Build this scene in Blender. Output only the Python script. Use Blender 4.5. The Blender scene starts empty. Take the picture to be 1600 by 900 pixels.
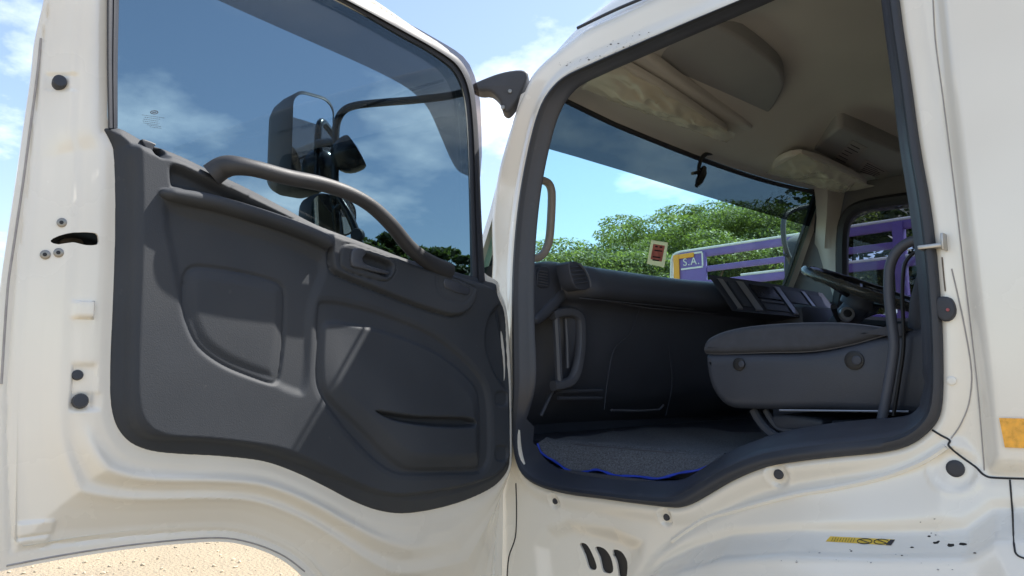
import bpy, bmesh, math, random
import numpy as np
from mathutils import Vector, Matrix
rng = np.random.default_rng(7); random.seed(7)
SC = bpy.context.scene
COL = SC.collection
R = math.radians

# ------------------------------------------------------------------ camera
F = 1150.0                      # focal length in photo pixels (1600 wide)
CAM = np.array([0.0, 0.0, 1.50])
YAW, PITCH, ROLL = R(47.4), R(6.84), R(0.25)
fwd = np.array([-math.sin(YAW)*math.cos(PITCH), math.cos(YAW)*math.cos(PITCH), math.sin(PITCH)])
rt0 = np.array([math.cos(YAW), math.sin(YAW), 0.0])
up0 = np.cross(rt0, fwd)
rt = rt0*math.cos(ROLL) - up0*math.sin(ROLL)
up = up0*math.cos(ROLL) + rt0*math.sin(ROLL)
cd = bpy.data.cameras.new('camera'); cam = bpy.data.objects.new('camera', cd); COL.objects.link(cam)
cd.sensor_width = 36.0; cd.lens = F/1600*36.0; cd.clip_start = 0.02; cd.clip_end = 5000
M4 = Matrix([[rt[i], up[i], -fwd[i], CAM[i]] for i in range(3)] + [[0, 0, 0, 1]])
cam.matrix_world = M4
SC.camera = cam

# ------------------------------------------------------------------ world, sun, exposure
SUN = np.array([0.22, 0.67, 1.0]); SUN /= np.linalg.norm(SUN)
EL = math.asin(SUN[2]); AZ = math.atan2(SUN[0], SUN[1])
w = bpy.data.worlds.new('World'); SC.world = w; w.use_nodes = True
nt = w.node_tree; N = nt.nodes; L = nt.links
N.clear()
wo = N.new('ShaderNodeOutputWorld'); bg = N.new('ShaderNodeBackground')
sky = N.new('ShaderNodeTexSky'); sky.sky_type = 'NISHITA'; sky.sun_disc = False
sky.sun_elevation = EL; sky.sun_rotation = AZ; sky.altitude = 50; sky.air_density = 1.0; sky.dust_density = 1.0; sky.ozone_density = 1.2
tc = N.new('ShaderNodeTexCoord')
sep = N.new('ShaderNodeSeparateXYZ'); L.new(tc.outputs['Generated'], sep.inputs[0])
mz = N.new('ShaderNodeMath'); mz.operation = 'MAXIMUM'; mz.inputs[1].default_value = 0.0; L.new(sep.outputs[2], mz.inputs[0])
az_ = N.new('ShaderNodeMath'); az_.operation = 'ADD'; az_.inputs[1].default_value = 0.22; L.new(mz.outputs[0], az_.inputs[0])
dv = N.new('ShaderNodeVectorMath'); dv.operation = 'DIVIDE'
cb = N.new('ShaderNodeCombineXYZ')
for i in range(3): L.new(az_.outputs[0], cb.inputs[i])
L.new(tc.outputs['Generated'], dv.inputs[0]); L.new(cb.outputs[0], dv.inputs[1])
n1 = N.new('ShaderNodeTexNoise'); n1.inputs['Scale'].default_value = 1.55; n1.inputs['Detail'].default_value = 9; n1.inputs['Roughness'].default_value = 0.56
mp = N.new('ShaderNodeMapping'); mp.inputs['Location'].default_value = (4.15, 1.35, 0.3); L.new(dv.outputs[0], mp.inputs[0]); L.new(mp.outputs[0], n1.inputs['Vector'])
cr = N.new('ShaderNodeValToRGB'); cr.color_ramp.elements[0].position = 0.55; cr.color_ramp.elements[1].position = 0.72
cr.color_ramp.elements[0].color = (0.05, 0.05, 0.05, 1); cr.color_ramp.elements[1].color = (0.92, 0.92, 0.92, 1)
L.new(n1.outputs['Fac'], cr.inputs[0])
mx = N.new('ShaderNodeMixRGB'); mx.inputs['Color2'].default_value = (8.2, 8.6, 9.2, 1)
L.new(cr.outputs[0], mx.inputs['Fac']); L.new(sky.outputs[0], mx.inputs['Color1'])
L.new(mx.outputs[0], bg.inputs['Color']); bg.inputs['Strength'].default_value = 0.115
L.new(bg.outputs[0], wo.inputs[0])
sd = bpy.data.lights.new('sun', 'SUN'); sd.energy = 4.4; sd.angle = R(0.53); sd.color = (1.0, 0.95, 0.87)
so = bpy.data.objects.new('sun', sd); COL.objects.link(so)
so.rotation_euler = Vector(SUN).to_track_quat('Z', 'Y').to_euler(); so.location = (0, 0, 30)
SC.view_settings.view_transform = 'Standard'; SC.view_settings.look = 'None'
SC.view_settings.exposure = 1.17; SC.view_settings.gamma = 1.0
SC.render.engine = 'CYCLES'
SC.cycles.use_denoising = True
SC.cycles.max_bounces = 12; SC.cycles.transparent_max_bounces = 24; SC.cycles.diffuse_bounces = 7
SC.cycles.caustics_reflective = False; SC.cycles.caustics_refractive = False
SC.cycles.sample_clamp_indirect = 6.0

# ------------------------------------------------------------------ pixel -> place helpers
def ray(px, py):
    return fwd + rt*((px-800)/F) - up*((py-450)/F)
def onplane(px, py, p0, n):
    d = ray(px, py); p0 = np.array(p0, float); n = np.array(n, float)
    return CAM + d*(np.dot(p0-CAM, n)/np.dot(d, n))
def onY(px, py, y): return onplane(px, py, (0, y, 0), (0, 1, 0))
def onX(px, py, x): return onplane(px, py, (x, 0, 0), (1, 0, 0))
def onZ(px, py, z): return onplane(px, py, (0, 0, z), (0, 0, 1))
# the open door: hinge, direction along the door, normal to its inner face
HINGE = np.array([-1.58, 1.47, 0.0]); A = R(84)
DE = np.array([math.cos(A), -math.sin(A), 0.0]); DN = np.array([math.sin(A), math.cos(A), 0.0])
def onD(px, py, w): return onplane(px, py, HINGE + DN*w, DN)
def d2(px, py, w=0.0):
    p = onD(px, py, w) - HINGE
    return (float(np.dot(p, DE)), float(p[2]))
def dP(s, z, w):
    s, z, w = np.asarray(s, float), np.asarray(z, float), np.asarray(w, float)
    return HINGE + DE*s[..., None] + DN*w[..., None] + np.array([0, 0, 1.0])*z[..., None]
YC = 1.50                       # cab side
def c2(px, py, y=YC):
    p = onY(px, py, y); return (float(p[0]), float(p[2]))

# ------------------------------------------------------------------ materials
MATS = {}
def mat(name, color, rough=0.5, metal=0.0, spec=0.5, noise=None, bump=None, coat=0.0, alt=None, sheen=0.0):
    """noise=(scale, amount), alt=(scale, lo, hi, colour) blotches, bump=(scale, strength)"""
    m = bpy.data.materials.new(name); m.use_nodes = True
    nt = m.node_tree; b = nt.nodes['Principled BSDF']; n = nt.nodes; l = nt.links
    b.inputs['Roughness'].default_value = rough; b.inputs['Metallic'].default_value = metal
    b.inputs['Specular IOR Level'].default_value = spec; b.inputs['Coat Weight'].default_value = coat
    b.inputs['Coat Roughness'].default_value = 0.08
    tc = n.new('ShaderNodeTexCoord'); src = None
    rgb = n.new('ShaderNodeRGB'); rgb.outputs[0].default_value = (*color, 1); src = rgb.outputs[0]
    if noise:
        t = n.new('ShaderNodeTexNoise'); t.inputs['Scale'].default_value = noise[0]; t.inputs['Detail'].default_value = 6
        l.new(tc.outputs['Object'], t.inputs['Vector'])
        mr = n.new('ShaderNodeMapRange'); mr.inputs[1].default_value = 0.3; mr.inputs[2].default_value = 0.7
        mr.inputs[3].default_value = 1-noise[1]; mr.inputs[4].default_value = 1+noise[1]
        l.new(t.outputs['Fac'], mr.inputs[0])
        v = n.new('ShaderNodeVectorMath'); v.operation = 'SCALE'; l.new(src, v.inputs[0]); l.new(mr.outputs[0], v.inputs['Scale'])
        src = v.outputs[0]
        r2 = n.new('ShaderNodeMapRange'); r2.inputs[1].default_value = 0.3; r2.inputs[2].default_value = 0.7
        r2.inputs[3].default_value = max(0, rough-0.07); r2.inputs[4].default_value = min(1, rough+0.07)
        l.new(t.outputs['Fac'], r2.inputs[0]); l.new(r2.outputs[0], b.inputs['Roughness'])
    if alt:
        for (sc_, lo, hi, c2_) in (alt if isinstance(alt, list) else [alt]):
            t = n.new('ShaderNodeTexNoise'); t.inputs['Scale'].default_value = sc_; t.inputs['Detail'].default_value = 8 if sc_ > 5 else 2; t.inputs['Roughness'].default_value = 0.65
            l.new(tc.outputs['Object'], t.inputs['Vector'])
            mr = n.new('ShaderNodeMapRange'); mr.inputs[1].default_value = lo; mr.inputs[2].default_value = hi; l.new(t.outputs['Fac'], mr.inputs[0])
            mxn = n.new('ShaderNodeMixRGB'); mxn.inputs['Color2'].default_value = (*c2_, 1)
            l.new(mr.outputs[0], mxn.inputs['Fac']); l.new(src, mxn.inputs['Color1']); src = mxn.outputs[0]
    l.new(src, b.inputs['Base Color'])
    if bump:
        t = n.new('ShaderNodeTexNoise'); t.inputs['Scale'].default_value = bump[0]; t.inputs['Detail'].default_value = 3
        l.new(tc.outputs['Object'], t.inputs['Vector'])
        bp = n.new('ShaderNodeBump'); bp.inputs['Strength'].default_value = bump[1]; bp.inputs['Distance'].default_value = bump[2] if len(bump) > 2 else 0.002
        l.new(t.outputs['Fac'], bp.inputs['Height']); l.new(bp.outputs[0], b.inputs['Normal'])
    MATS[name] = m
    return m
def glass(name, tint, refl=1.0, rough=0.0, ior=1.5, diff=0.0):
    m = bpy.data.materials.new(name); m.use_nodes = True
    nt = m.node_tree; n = nt.nodes; l = nt.links; n.clear()
    o = n.new('ShaderNodeOutputMaterial'); t = n.new('ShaderNodeBsdfTransparent'); t.inputs[0].default_value = (*tint, 1)
    g = n.new('ShaderNodeBsdfGlossy'); g.inputs['Roughness'].default_value = rough; g.inputs['Color'].default_value = (refl, refl, refl, 1)
    f = n.new('ShaderNodeFresnel')
    ge = n.new('ShaderNodeNewGeometry'); mr = n.new('ShaderNodeMapRange')   # thin pane: the same reflectance from both sides
    mr.inputs[3].default_value = ior; mr.inputs[4].default_value = 1/ior; l.new(ge.outputs['Backfacing'], mr.inputs[0]); l.new(mr.outputs[0], f.inputs['IOR'])
    mx = n.new('ShaderNodeMixShader'); l.new(f.outputs[0], mx.inputs[0]); l.new(t.outputs[0], mx.inputs[1]); l.new(g.outputs[0], mx.inputs[2])
    if diff:
        tl = n.new('ShaderNodeBsdfTranslucent'); tl.inputs[0].default_value = (0.30, 0.31, 0.34, 1); m2 = n.new('ShaderNodeMixShader'); m2.inputs[0].default_value = diff
        l.new(mx.outputs[0], m2.inputs[1]); l.new(tl.outputs[0], m2.inputs[2]); mx = m2
    l.new(mx.outputs[0], o.inputs[0]); MATS[name] = m; return m

mat('paint', (0.85, 0.812, 0.728), 0.25, coat=0.8, spec=0.45, noise=(3.0, 0.03),
    alt=[(1.7, 0.40, 1.0, (0.66, 0.60, 0.50)), (45.0, 0.77, 0.83, (0.45, 0.40, 0.32))], bump=(0.9, 0.06, 0.01))
mat('paint_plain', (0.82, 0.795, 0.73), 0.3, coat=0.4, noise=(3.0, 0.03))
mat('trim', (0.038, 0.043, 0.052), 0.66, spec=0.32, noise=(5.0, 0.10), alt=[(30.0, 0.66, 0.84, (0.10, 0.10, 0.10)), (3.0, 0.50, 0.95, (0.060, 0.063, 0.068))], bump=(430, 0.42, 0.001))
mat('trim_smooth', (0.05, 0.055, 0.068), 0.36, spec=0.5, noise=(7.0, 0.10), bump=(500, 0.2, 0.0008))
mat('handle_grey', (0.030, 0.031, 0.035), 0.52, spec=0.5, noise=(12.0, 0.12), bump=(420, 0.4, 0.001))
mat('rubber', (0.032, 0.035, 0.044), 0.55, noise=(10.0, 0.15), bump=(150, 0.1, 0.001))
mat('sill_plastic', (0.046, 0.051, 0.066), 0.42, noise=(6.0, 0.2), alt=(9.0, 0.62, 0.85, (0.12, 0.12, 0.13)), bump=(300, 0.25, 0.001))
mat('dash', (0.066, 0.073, 0.093), 0.5, noise=(6.0, 0.12), bump=(380, 0.35, 0.001))
mat('dash_dark', (0.048, 0.054, 0.072), 0.55, noise=(6.0, 0.12))
mat('dash_grey', (0.10, 0.106, 0.125), 0.45, noise=(6.0, 0.1), bump=(380, 0.3, 0.001))
mat('silver', (0.42, 0.43, 0.46), 0.38, metal=0.6, noise=(20, 0.08))
mat('seat_shell', (0.050, 0.056, 0.073), 0.5, noise=(6.0, 0.10), alt=(30.0, 0.68, 0.8, (0.22, 0.22, 0.22)), bump=(350, 0.4, 0.001))
mat('seat_cloth', (0.058, 0.062, 0.075), 0.85, noise=(40.0, 0.15), bump=(700, 0.5, 0.001))
mat('headliner', (0.60, 0.59, 0.565), 0.85, noise=(2.0, 0.06), bump=(500, 0.3, 0.001))
mat('overhead', (0.33, 0.335, 0.345), 0.7, noise=(5.0, 0.06), bump=(400, 0.3, 0.001))
mat('pillar_beige', (0.60, 0.585, 0.55), 0.65, noise=(4.0, 0.05), bump=(420, 0.3, 0.001))
mat('grab_beige', (0.40, 0.355, 0.315), 0.5, noise=(10.0, 0.08), bump=(420, 0.3, 0.001))
mat('black', (0.012, 0.012, 0.014), 0.5)
mat('black_gloss', (0.012, 0.013, 0.016), 0.22, noise=(8, 0.2))
mat('mirror', (0.86, 0.88, 0.90), 0.015, metal=1.0)
mat('steel', (0.45, 0.43, 0.40), 0.38, metal=0.9, noise=(30, 0.2))
mat('screw', (0.30, 0.28, 0.25), 0.4, metal=0.8)
mat('rust_brown', (0.10, 0.075, 0.055), 0.6, noise=(20, 0.4))
mat('carpet', (0.10, 0.107, 0.122), 0.95, noise=(230.0, 0.5), bump=(420, 1.0, 0.004))
mat('blue_cord', (0.012, 0.045, 0.42), 0.5, noise=(30, 0.2))
mat('ground', (0.315, 0.258, 0.175), 0.95, noise=(1.2, 0.10), alt=[(0.35, 0.5, 0.75, (0.24, 0.20, 0.15)), (14.0, 0.60, 0.72, (0.20, 0.175, 0.14))], bump=(35, 0.8, 0.03))
mat('purple', (0.175, 0.11, 0.34), 0.5, noise=(6, 0.10), alt=(9.0, 0.62, 0.75, (0.22, 0.18, 0.34)))
mat('white_edge', (0.68, 0.68, 0.64), 0.5, noise=(8, 0.1))
mat('orange', (0.80, 0.36, 0.03), 0.5)
mat('orange_refl', (0.85, 0.40, 0.03), 0.3, coat=0.6, noise=(90, 0.25))
mat('yellow_label', (0.78, 0.52, 0.06), 0.45, noise=(30, 0.08))
mat('pink_sticker', (0.62, 0.20, 0.22), 0.6, noise=(40, 0.2))
mat('cream_sticker', (0.75, 0.62, 0.36), 0.6)
mat('label_grey', (0.34, 0.32, 0.31), 0.6, noise=(50, 0.15))
mat('ink', (0.03, 0.03, 0.04), 0.6)
mat('dirt', (0.02, 0.018, 0.015), 0.9)
mat('tyre', (0.025, 0.025, 0.026), 0.8, bump=(80, 0.4, 0.004))
mat('chassis', (0.05, 0.05, 0.055), 0.6, noise=(6, 0.3))
mat('bark', (0.11, 0.085, 0.06), 0.9, noise=(6, 0.35), bump=(14, 0.8, 0.03))
mat('far_door', (0.16, 0.16, 0.17), 0.5, noise=(5, 0.1))
for nm_ in ('pink_sticker', 'cream_sticker'):                   # thin paper lets the daylight through
    nt_ = MATS[nm_].node_tree; b_ = nt_.nodes['Principled BSDF']; t_ = nt_.nodes.new('ShaderNodeBsdfTranslucent'); m_ = nt_.nodes.new('ShaderNodeMixShader'); m_.inputs[0].default_value = 0.55
    nt_.links.new(b_.inputs['Base Color'].links[0].from_socket, t_.inputs[0]); nt_.links.new(b_.outputs[0], m_.inputs[1]); nt_.links.new(t_.outputs[0], m_.inputs[2]); nt_.links.new(m_.outputs[0], nt_.nodes['Material Output'].inputs[0])
glass('door_glass', (0.44, 0.525, 0.565), 0.5, ior=1.52)
glass('screen_glass', (0.80, 0.945, 0.945), 0.6, ior=1.4)
glass('tint_film', (0.105, 0.105, 0.115), 0.5, ior=1.25)
glass('smoked', (0.60, 0.55, 0.53), 0.3, ior=1.3, diff=0.06)
glass('side_glass', (0.48, 0.50, 0.58), 0.5, ior=1.45)
def film_mat():
    m = bpy.data.materials.new('film'); m.use_nodes = True; nt = m.node_tree; n = nt.nodes; l = nt.links
    b = n['Principled BSDF']; b.inputs['Base Color'].default_value = (0.93, 0.88, 0.74, 1); b.inputs['Roughness'].default_value = 0.10; b.inputs['Specular IOR Level'].default_value = 0.8
    o = n['Material Output']; t = n.new('ShaderNodeBsdfTransparent'); t.inputs[0].default_value = (0.95, 0.93, 0.88, 1)
    mx = n.new('ShaderNodeMixShader'); mx.inputs[0].default_value = 0.48
    l.new(t.outputs[0], mx.inputs[1]); l.new(b.outputs[0], mx.inputs[2]); l.new(mx.outputs[0], o.inputs[0]); MATS['film'] = m
film_mat()
fc_ = MATS['film'].copy(); fc_.name = 'film_clear'; fc_.node_tree.nodes['Mix Shader'].inputs[0].default_value = 0.08; MATS['film_clear'] = fc_
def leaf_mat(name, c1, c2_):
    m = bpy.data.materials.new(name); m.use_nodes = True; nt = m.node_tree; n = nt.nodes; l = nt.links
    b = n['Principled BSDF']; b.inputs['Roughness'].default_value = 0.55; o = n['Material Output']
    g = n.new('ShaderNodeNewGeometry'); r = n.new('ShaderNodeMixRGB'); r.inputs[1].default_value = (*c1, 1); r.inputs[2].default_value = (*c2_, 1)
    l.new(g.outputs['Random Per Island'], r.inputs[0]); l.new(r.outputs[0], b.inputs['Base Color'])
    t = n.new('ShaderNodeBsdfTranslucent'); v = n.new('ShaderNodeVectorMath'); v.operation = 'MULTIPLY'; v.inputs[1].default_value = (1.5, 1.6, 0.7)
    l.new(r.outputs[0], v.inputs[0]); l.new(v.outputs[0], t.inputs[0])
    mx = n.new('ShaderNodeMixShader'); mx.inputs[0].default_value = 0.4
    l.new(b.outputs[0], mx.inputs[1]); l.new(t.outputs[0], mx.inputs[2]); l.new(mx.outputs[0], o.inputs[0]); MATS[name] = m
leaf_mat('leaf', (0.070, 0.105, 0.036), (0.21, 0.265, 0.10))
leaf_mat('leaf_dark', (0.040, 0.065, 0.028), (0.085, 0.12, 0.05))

# ------------------------------------------------------------------ object helpers
WLOC = {}
def mesh_obj(name, V, Fc, material, parent=None, smooth=True, sharp=40, origin=None):
    V = np.asarray(V, float)
    c = np.array(origin if origin is not None else (V.min(0)+V.max(0))/2)
    me = bpy.data.meshes.new(name)
    me.from_pydata((V-c).tolist(), [], Fc if isinstance(Fc, list) else Fc.tolist())
    me.validate()
    bm = bmesh.new(); bm.from_mesh(me); bmesh.ops.recalc_face_normals(bm, faces=bm.faces); bm.to_mesh(me); bm.free()
    if smooth:
        me.polygons.foreach_set('use_smooth', [True]*len(me.polygons))
        me.set_sharp_from_angle(angle=R(sharp))
    me.materials.append(MATS[material] if isinstance(material, str) else material)
    o = bpy.data.objects.new(name, me); COL.objects.link(o)
    WLOC[o.name] = c
    if parent is not None:
        o.parent = parent; o.location = c - WLOC[parent.name]
    else: o.location = c
    return o
def thing(name, loc, label, cat, group=None):
    o = bpy.data.objects.new(name, None); COL.objects.link(o); o.location = loc; o.empty_display_size = 0.2
    WLOC[o.name] = np.array(loc, float); o['label'] = label; o['category'] = cat
    if group: o['group'] = group
    return o
def tag(o, label, cat, group=None):
    o['label'] = label; o['category'] = cat
    if group: o['group'] = group
    return o

def crom(pts, sub=4, closed=True):
    p = np.asarray(pts, float); n = len(p); out = []
    rngi = range(n) if closed else range(n-1)
    for i in rngi:
        if closed: a, b, c, d = p[(i-1) % n], p[i], p[(i+1) % n], p[(i+2) % n]
        else: a, b, c, d = p[max(i-1, 0)], p[i], p[i+1], p[min(i+2, n-1)]
        # centripetal-ish: clamp tangents for uneven spacing
        lb = np.linalg.norm(c-b)+1e-9
        m1 = (c-a)/2; m2 = (d-b)/2
        k1 = np.linalg.norm(m1)+1e-9; k2 = np.linalg.norm(m2)+1e-9
        m1 = m1*min(1, lb/k1); m2 = m2*min(1, lb/k2)
        for j in range(sub):
            t = j/sub; t2 = t*t; t3 = t2*t
            out.append((2*t3-3*t2+1)*b + (t3-2*t2+t)*m1 + (-2*t3+3*t2)*c + (t3-t2)*m2)
    if not closed: out.append(p[-1])
    return np.array(out)

def sdf(P, poly, margin=None):
    P = np.asarray(P, float); res = np.full(len(P), 1.0); sel = np.arange(len(P))
    if margin is not None:
        lo = poly.min(0)-margin; hi = poly.max(0)+margin
        k = (P[:, 0] > lo[0]) & (P[:, 0] < hi[0]) & (P[:, 1] > lo[1]) & (P[:, 1] < hi[1]); sel = np.nonzero(k)[0]
    if len(sel) == 0: return res
    Q = P[sel]; x, y = Q[:, 0], Q[:, 1]
    best = np.full(len(Q), 1e9); ins = np.zeros(len(Q), bool); n = len(poly)
    for i in range(n):
        ax, ay = poly[i]; bx, by = poly[(i+1) % n]
        ex, ey = bx-ax, by-ay; l2 = ex*ex+ey*ey
        if l2 < 1e-14: continue
        t = np.clip(((x-ax)*ex+(y-ay)*ey)/l2, 0, 1)
        dx = x-ax-t*ex; dy = y-ay-t*ey
        best = np.minimum(best, dx*dx+dy*dy)
        if ay != by:
            c = ((ay > y) != (by > y)) & (x < ex*(y-ay)/(by-ay)+ax)
            ins ^= c
    d = np.sqrt(best); d[ins] *= -1
    res[sel] = d
    return res
def ss(a, b, x):
    t = np.clip((x-a)/(b-a), 0, 1); return t*t*(3-2*t)
def step_in(d, wd):      # 1 inside, 0 outside, transition of width wd ending at the outline
    return ss(0, -wd, d) if False else ss(0.0, wd, -d)

def field(name, outline, holes, stp, hfun, place, material, parent, rim=0.01, sharp=50):
    """a sheet cut to an outline (with holes) whose relief is hfun(P)->w, placed by place(a, b, w)"""
    lo = outline.min(0)-stp; hi = outline.max(0)+stp
    nx = int((hi[0]-lo[0])/stp)+2; ny = int((hi[1]-lo[1])/stp)+2
    gx = lo[0]+np.arange(nx)*stp; gy = lo[1]+np.arange(ny)*stp
    X, Y = np.meshgrid(gx, gy, indexing='ij'); P = np.stack([X.ravel(), Y.ravel()], 1)
    D = sdf(P, outline)
    for h in holes: D = np.maximum(D, -sdf(P, h, 0.15))
    Dg = D.reshape(nx, ny); ok = Dg < 0.35*stp
    cell = ok[:-1, :-1] & ok[1:, :-1] & ok[:-1, 1:] & ok[1:, 1:]
    cnt = np.zeros((nx, ny), int)
    cnt[:-1, :-1] += cell; cnt[1:, :-1] += cell; cnt[:-1, 1:] += cell; cnt[1:, 1:] += cell
    used = cnt > 0; bnd = used & (cnt < 4)
    G = np.stack(np.gradient(Dg, stp), -1).reshape(-1, 2)
    bi = np.nonzero(bnd.ravel())[0]
    for _ in range(2):
        g = G[bi]; g = g/np.maximum(np.linalg.norm(g, axis=1, keepdims=True), 0.3)
        d = sdf(P[bi], outline)
        for h in holes: d = np.maximum(d, -sdf(P[bi], h, 0.15))
        P[bi] -= g*np.clip(d, -2*stp, 2*stp)[:, None]
    idx = np.full(nx*ny, -1); ui = np.nonzero(used.ravel())[0]; idx[ui] = np.arange(len(ui))
    Pu = P[ui]; W = hfun(Pu)
    pl = (lambda a, b, c: place(a, b, c)) if place is dP else (lambda a, b, c: np.array(place(a, b, c)).T)
    V = pl(Pu[:, 0], Pu[:, 1], W)
    ids = idx.reshape(nx, ny)
    ci, cj = np.nonzero(cell)
    q = np.stack([ids[ci, cj], ids[ci+1, cj], ids[ci+1, cj+1], ids[ci, cj+1]], 1)
    faces = q.tolist()
    if rim:
        e = np.concatenate([q[:, [0, 1]], q[:, [1, 2]], q[:, [2, 3]], q[:, [3, 0]]])
        ee = np.sort(e, 1); key = ee[:, 0]*10**7+ee[:, 1]; u, inv, c = np.unique(key, return_inverse=True, return_counts=True)
        be = e[c[inv] == 1]; bv = np.unique(be); mp_ = {int(v): len(V)+i for i, v in enumerate(bv)}
        V2 = pl(Pu[bv, 0], Pu[bv, 1], W[bv]-rim)
        V = np.concatenate([V, V2])
        faces += [[int(b), int(a), mp_[int(a)], mp_[int(b)]] for a, b in be]
    return mesh_obj(name, V, faces, material, parent, sharp=sharp)

def frame_of(path, closed=False):
    p = np.asarray(path, float); n = len(p)
    if closed: t = np.roll(p, -1, 0)-np.roll(p, 1, 0)
    else: t = np.gradient(p, axis=0)
    return t/np.maximum(np.linalg.norm(t, axis=1, keepdims=True), 1e-9)
def tube(path, rad, upv=(0, 0, 1), seg=10, closed=False, flat=1.0, sq=1.0):
    """rad: number or array; flat scales along the side direction; sq>1 squares the section"""
    p = np.asarray(path, float); n = len(p); t = frame_of(p, closed)
    rad = np.broadcast_to(np.asarray(rad, float), (n,))
    V = []; u0 = np.array(upv, float)
    for i in range(n):
        s = np.cross(t[i], u0); s /= max(np.linalg.norm(s), 1e-6); u = np.cross(s, t[i])
        for k in range(seg):
            a = 2*math.pi*(k+0.5)/seg; c, q = math.cos(a), math.sin(a)
            c = math.copysign(abs(c)**(1/sq), c); q = math.copysign(abs(q)**(1/sq), q)
            V.append(p[i]+s*c*rad[i]*flat+u*q*rad[i])
    Fc = []
    m = n if closed else n-1
    for i in range(m):
        for k in range(seg):
            a, b = i*seg+k, i*seg+(k+1) % seg; c, d = ((i+1) % n)*seg+(k+1) % seg, ((i+1) % n)*seg+k
            Fc.append([a, b, c, d])
    if not closed:
        Fc.append(list(range(seg))[::-1]); Fc.append([(n-1)*seg+k for k in range(seg)])
    return np.array(V), Fc
def join(parts):
    V = []; Fc = []; o = 0
    for v, f in parts:
        V.append(np.asarray(v, float)); Fc += [[i+o for i in q] for q in f]; o += len(v)
    return np.concatenate(V), Fc
def box(lo, hi, bev=0.0):
    bm = bmesh.new(); bmesh.ops.create_cube(bm, size=1.0)
    lo = np.array(lo, float); hi = np.array(hi, float)
    for v in bm.verts: v.co = Vector(lo+(np.array(v.co)+0.5)*(hi-lo))
    if bev > 0: bmesh.ops.bevel(bm, geom=bm.edges[:], offset=min(bev, 0.45*float((hi-lo).min())), segments=2, affect='EDGES', profile=0.5)
    bm.verts.ensure_lookup_table()
    V = np.array([v.co[:] for v in bm.verts]); Fc = [[v.index for v in f.verts] for f in bm.faces]; bm.free()
    return V, Fc
def offs(poly, d):       # inward offset of a closed 2-D loop
    p = np.asarray(poly, float); t = np.roll(p, -1, 0)-np.roll(p, 1, 0); t /= np.maximum(np.linalg.norm(t, axis=1, keepdims=True), 1e-9)
    area = 0.5*np.sum(p[:, 0]*np.roll(p[:, 1], -1)-np.roll(p[:, 0], -1)*p[:, 1])
    nrm = np.stack([-t[:, 1], t[:, 0]], 1)*(1 if area > 0 else -1)
    return p+nrm*d
def slab(poly, place, w0, w1, bev=0.004, seg=3):
    """a solid with the outline poly (2-D) from w0 to w1 (the seen face), rounded at w1; fills with triangles"""
    p = np.asarray(poly, float); n = len(p); sgn = 1 if w1 > w0 else -1
    loops = [[place(a, b, w0) for a, b in p]]
    for k in range(seg+1):
        a = math.pi/2*k/seg; q = offs(p, bev*(1-math.cos(a)))
        loops.append([place(x, y, w1-sgn*bev*(1-math.sin(a))) for x, y in q])
    V = np.array(sum(loops, [])); Fc = []
    for i in range(len(loops)-1):
        for k in range(n): Fc.append([i*n+k, i*n+(k+1) % n, (i+1)*n+(k+1) % n, (i+1)*n+k])
    top = offs(p, bev)
    from mathutils.geometry import tessellate_polygon
    tri = tessellate_polygon([[Vector((a, b, 0)) for a, b in top]])
    o = (len(loops)-1)*n
    for t in tri: Fc.append([o+i for i in t]); Fc.append([i for i in t])
    return V, Fc
def loft(loops, closed=True):
    n = len(loops[0]); V = np.concatenate([np.asarray(l, float) for l in loops]); Fc = []
    m = n if closed else n-1
    for i in range(len(loops)-1):
        for k in range(m): Fc.append([i*n+k, i*n+(k+1) % n, (i+1)*n+(k+1) % n, (i+1)*n+k])
    return V, Fc
def resample(p, n, closed=True):
    p = np.asarray(p, float)
    q = np.concatenate([p, p[:1]]) if closed else p
    d = np.concatenate([[0], np.cumsum(np.linalg.norm(np.diff(q, axis=0), axis=1))])
    t = np.linspace(0, d[-1], n, endpoint=not closed)
    return np.stack([np.interp(t, d, q[:, k]) for k in range(q.shape[1])], 1)
def disc(c, nrm, r, h, seg=20, dome=0.3):
    """a short plug: cylinder with a domed face along nrm"""
    nrm = np.array(nrm, float); nrm /= np.linalg.norm(nrm)
    u = np.cross(nrm, [0.1, 0.2, 1.0]); u /= np.linalg.norm(u); v = np.cross(nrm, u); c = np.array(c, float)
    prof = [(1, 0), (1, h*(1-dome)), (0.85, h*0.97), (0.5, h), (0.0, h)]
    V = []; Fc = []
    for r_, z_ in prof[:-1]:
        for k in range(seg):
            a = 2*math.pi*k/seg; V.append(c+nrm*z_+(u*math.cos(a)+v*math.sin(a))*r*r_)
    V.append(c+nrm*h)
    for i in range(3):
        for k in range(seg): Fc.append([i*seg+k, i*seg+(k+1) % seg, (i+1)*seg+(k+1) % seg, (i+1)*seg+k])
    for k in range(seg): Fc.append([3*seg+k, 3*seg+(k+1) % seg, 4*seg])
    Fc.append(list(range(seg))[::-1])
    return np.array(V), Fc
def pd(pts, w=0.0): return np.array([d2(x, y, w) for x, y in pts])
def pc(pts, y=YC): return np.array([c2(x, y_, y) for x, y_ in pts])

# ================================================================== setting
gv = [(-1500, -1500, 0), (1500, -1500, 0), (1500, 1500, 0), (-1500, 1500, 0)]
g = mesh_obj('ground', gv, [[0, 1, 2, 3]], 'ground', smooth=False); g['kind'] = 'structure'

# ================================================================== the truck
TR = thing('delivery_truck', (-0.7, 2.6, 0), 'white truck cab seen from its passenger side with the door swung open', 'truck')

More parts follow.
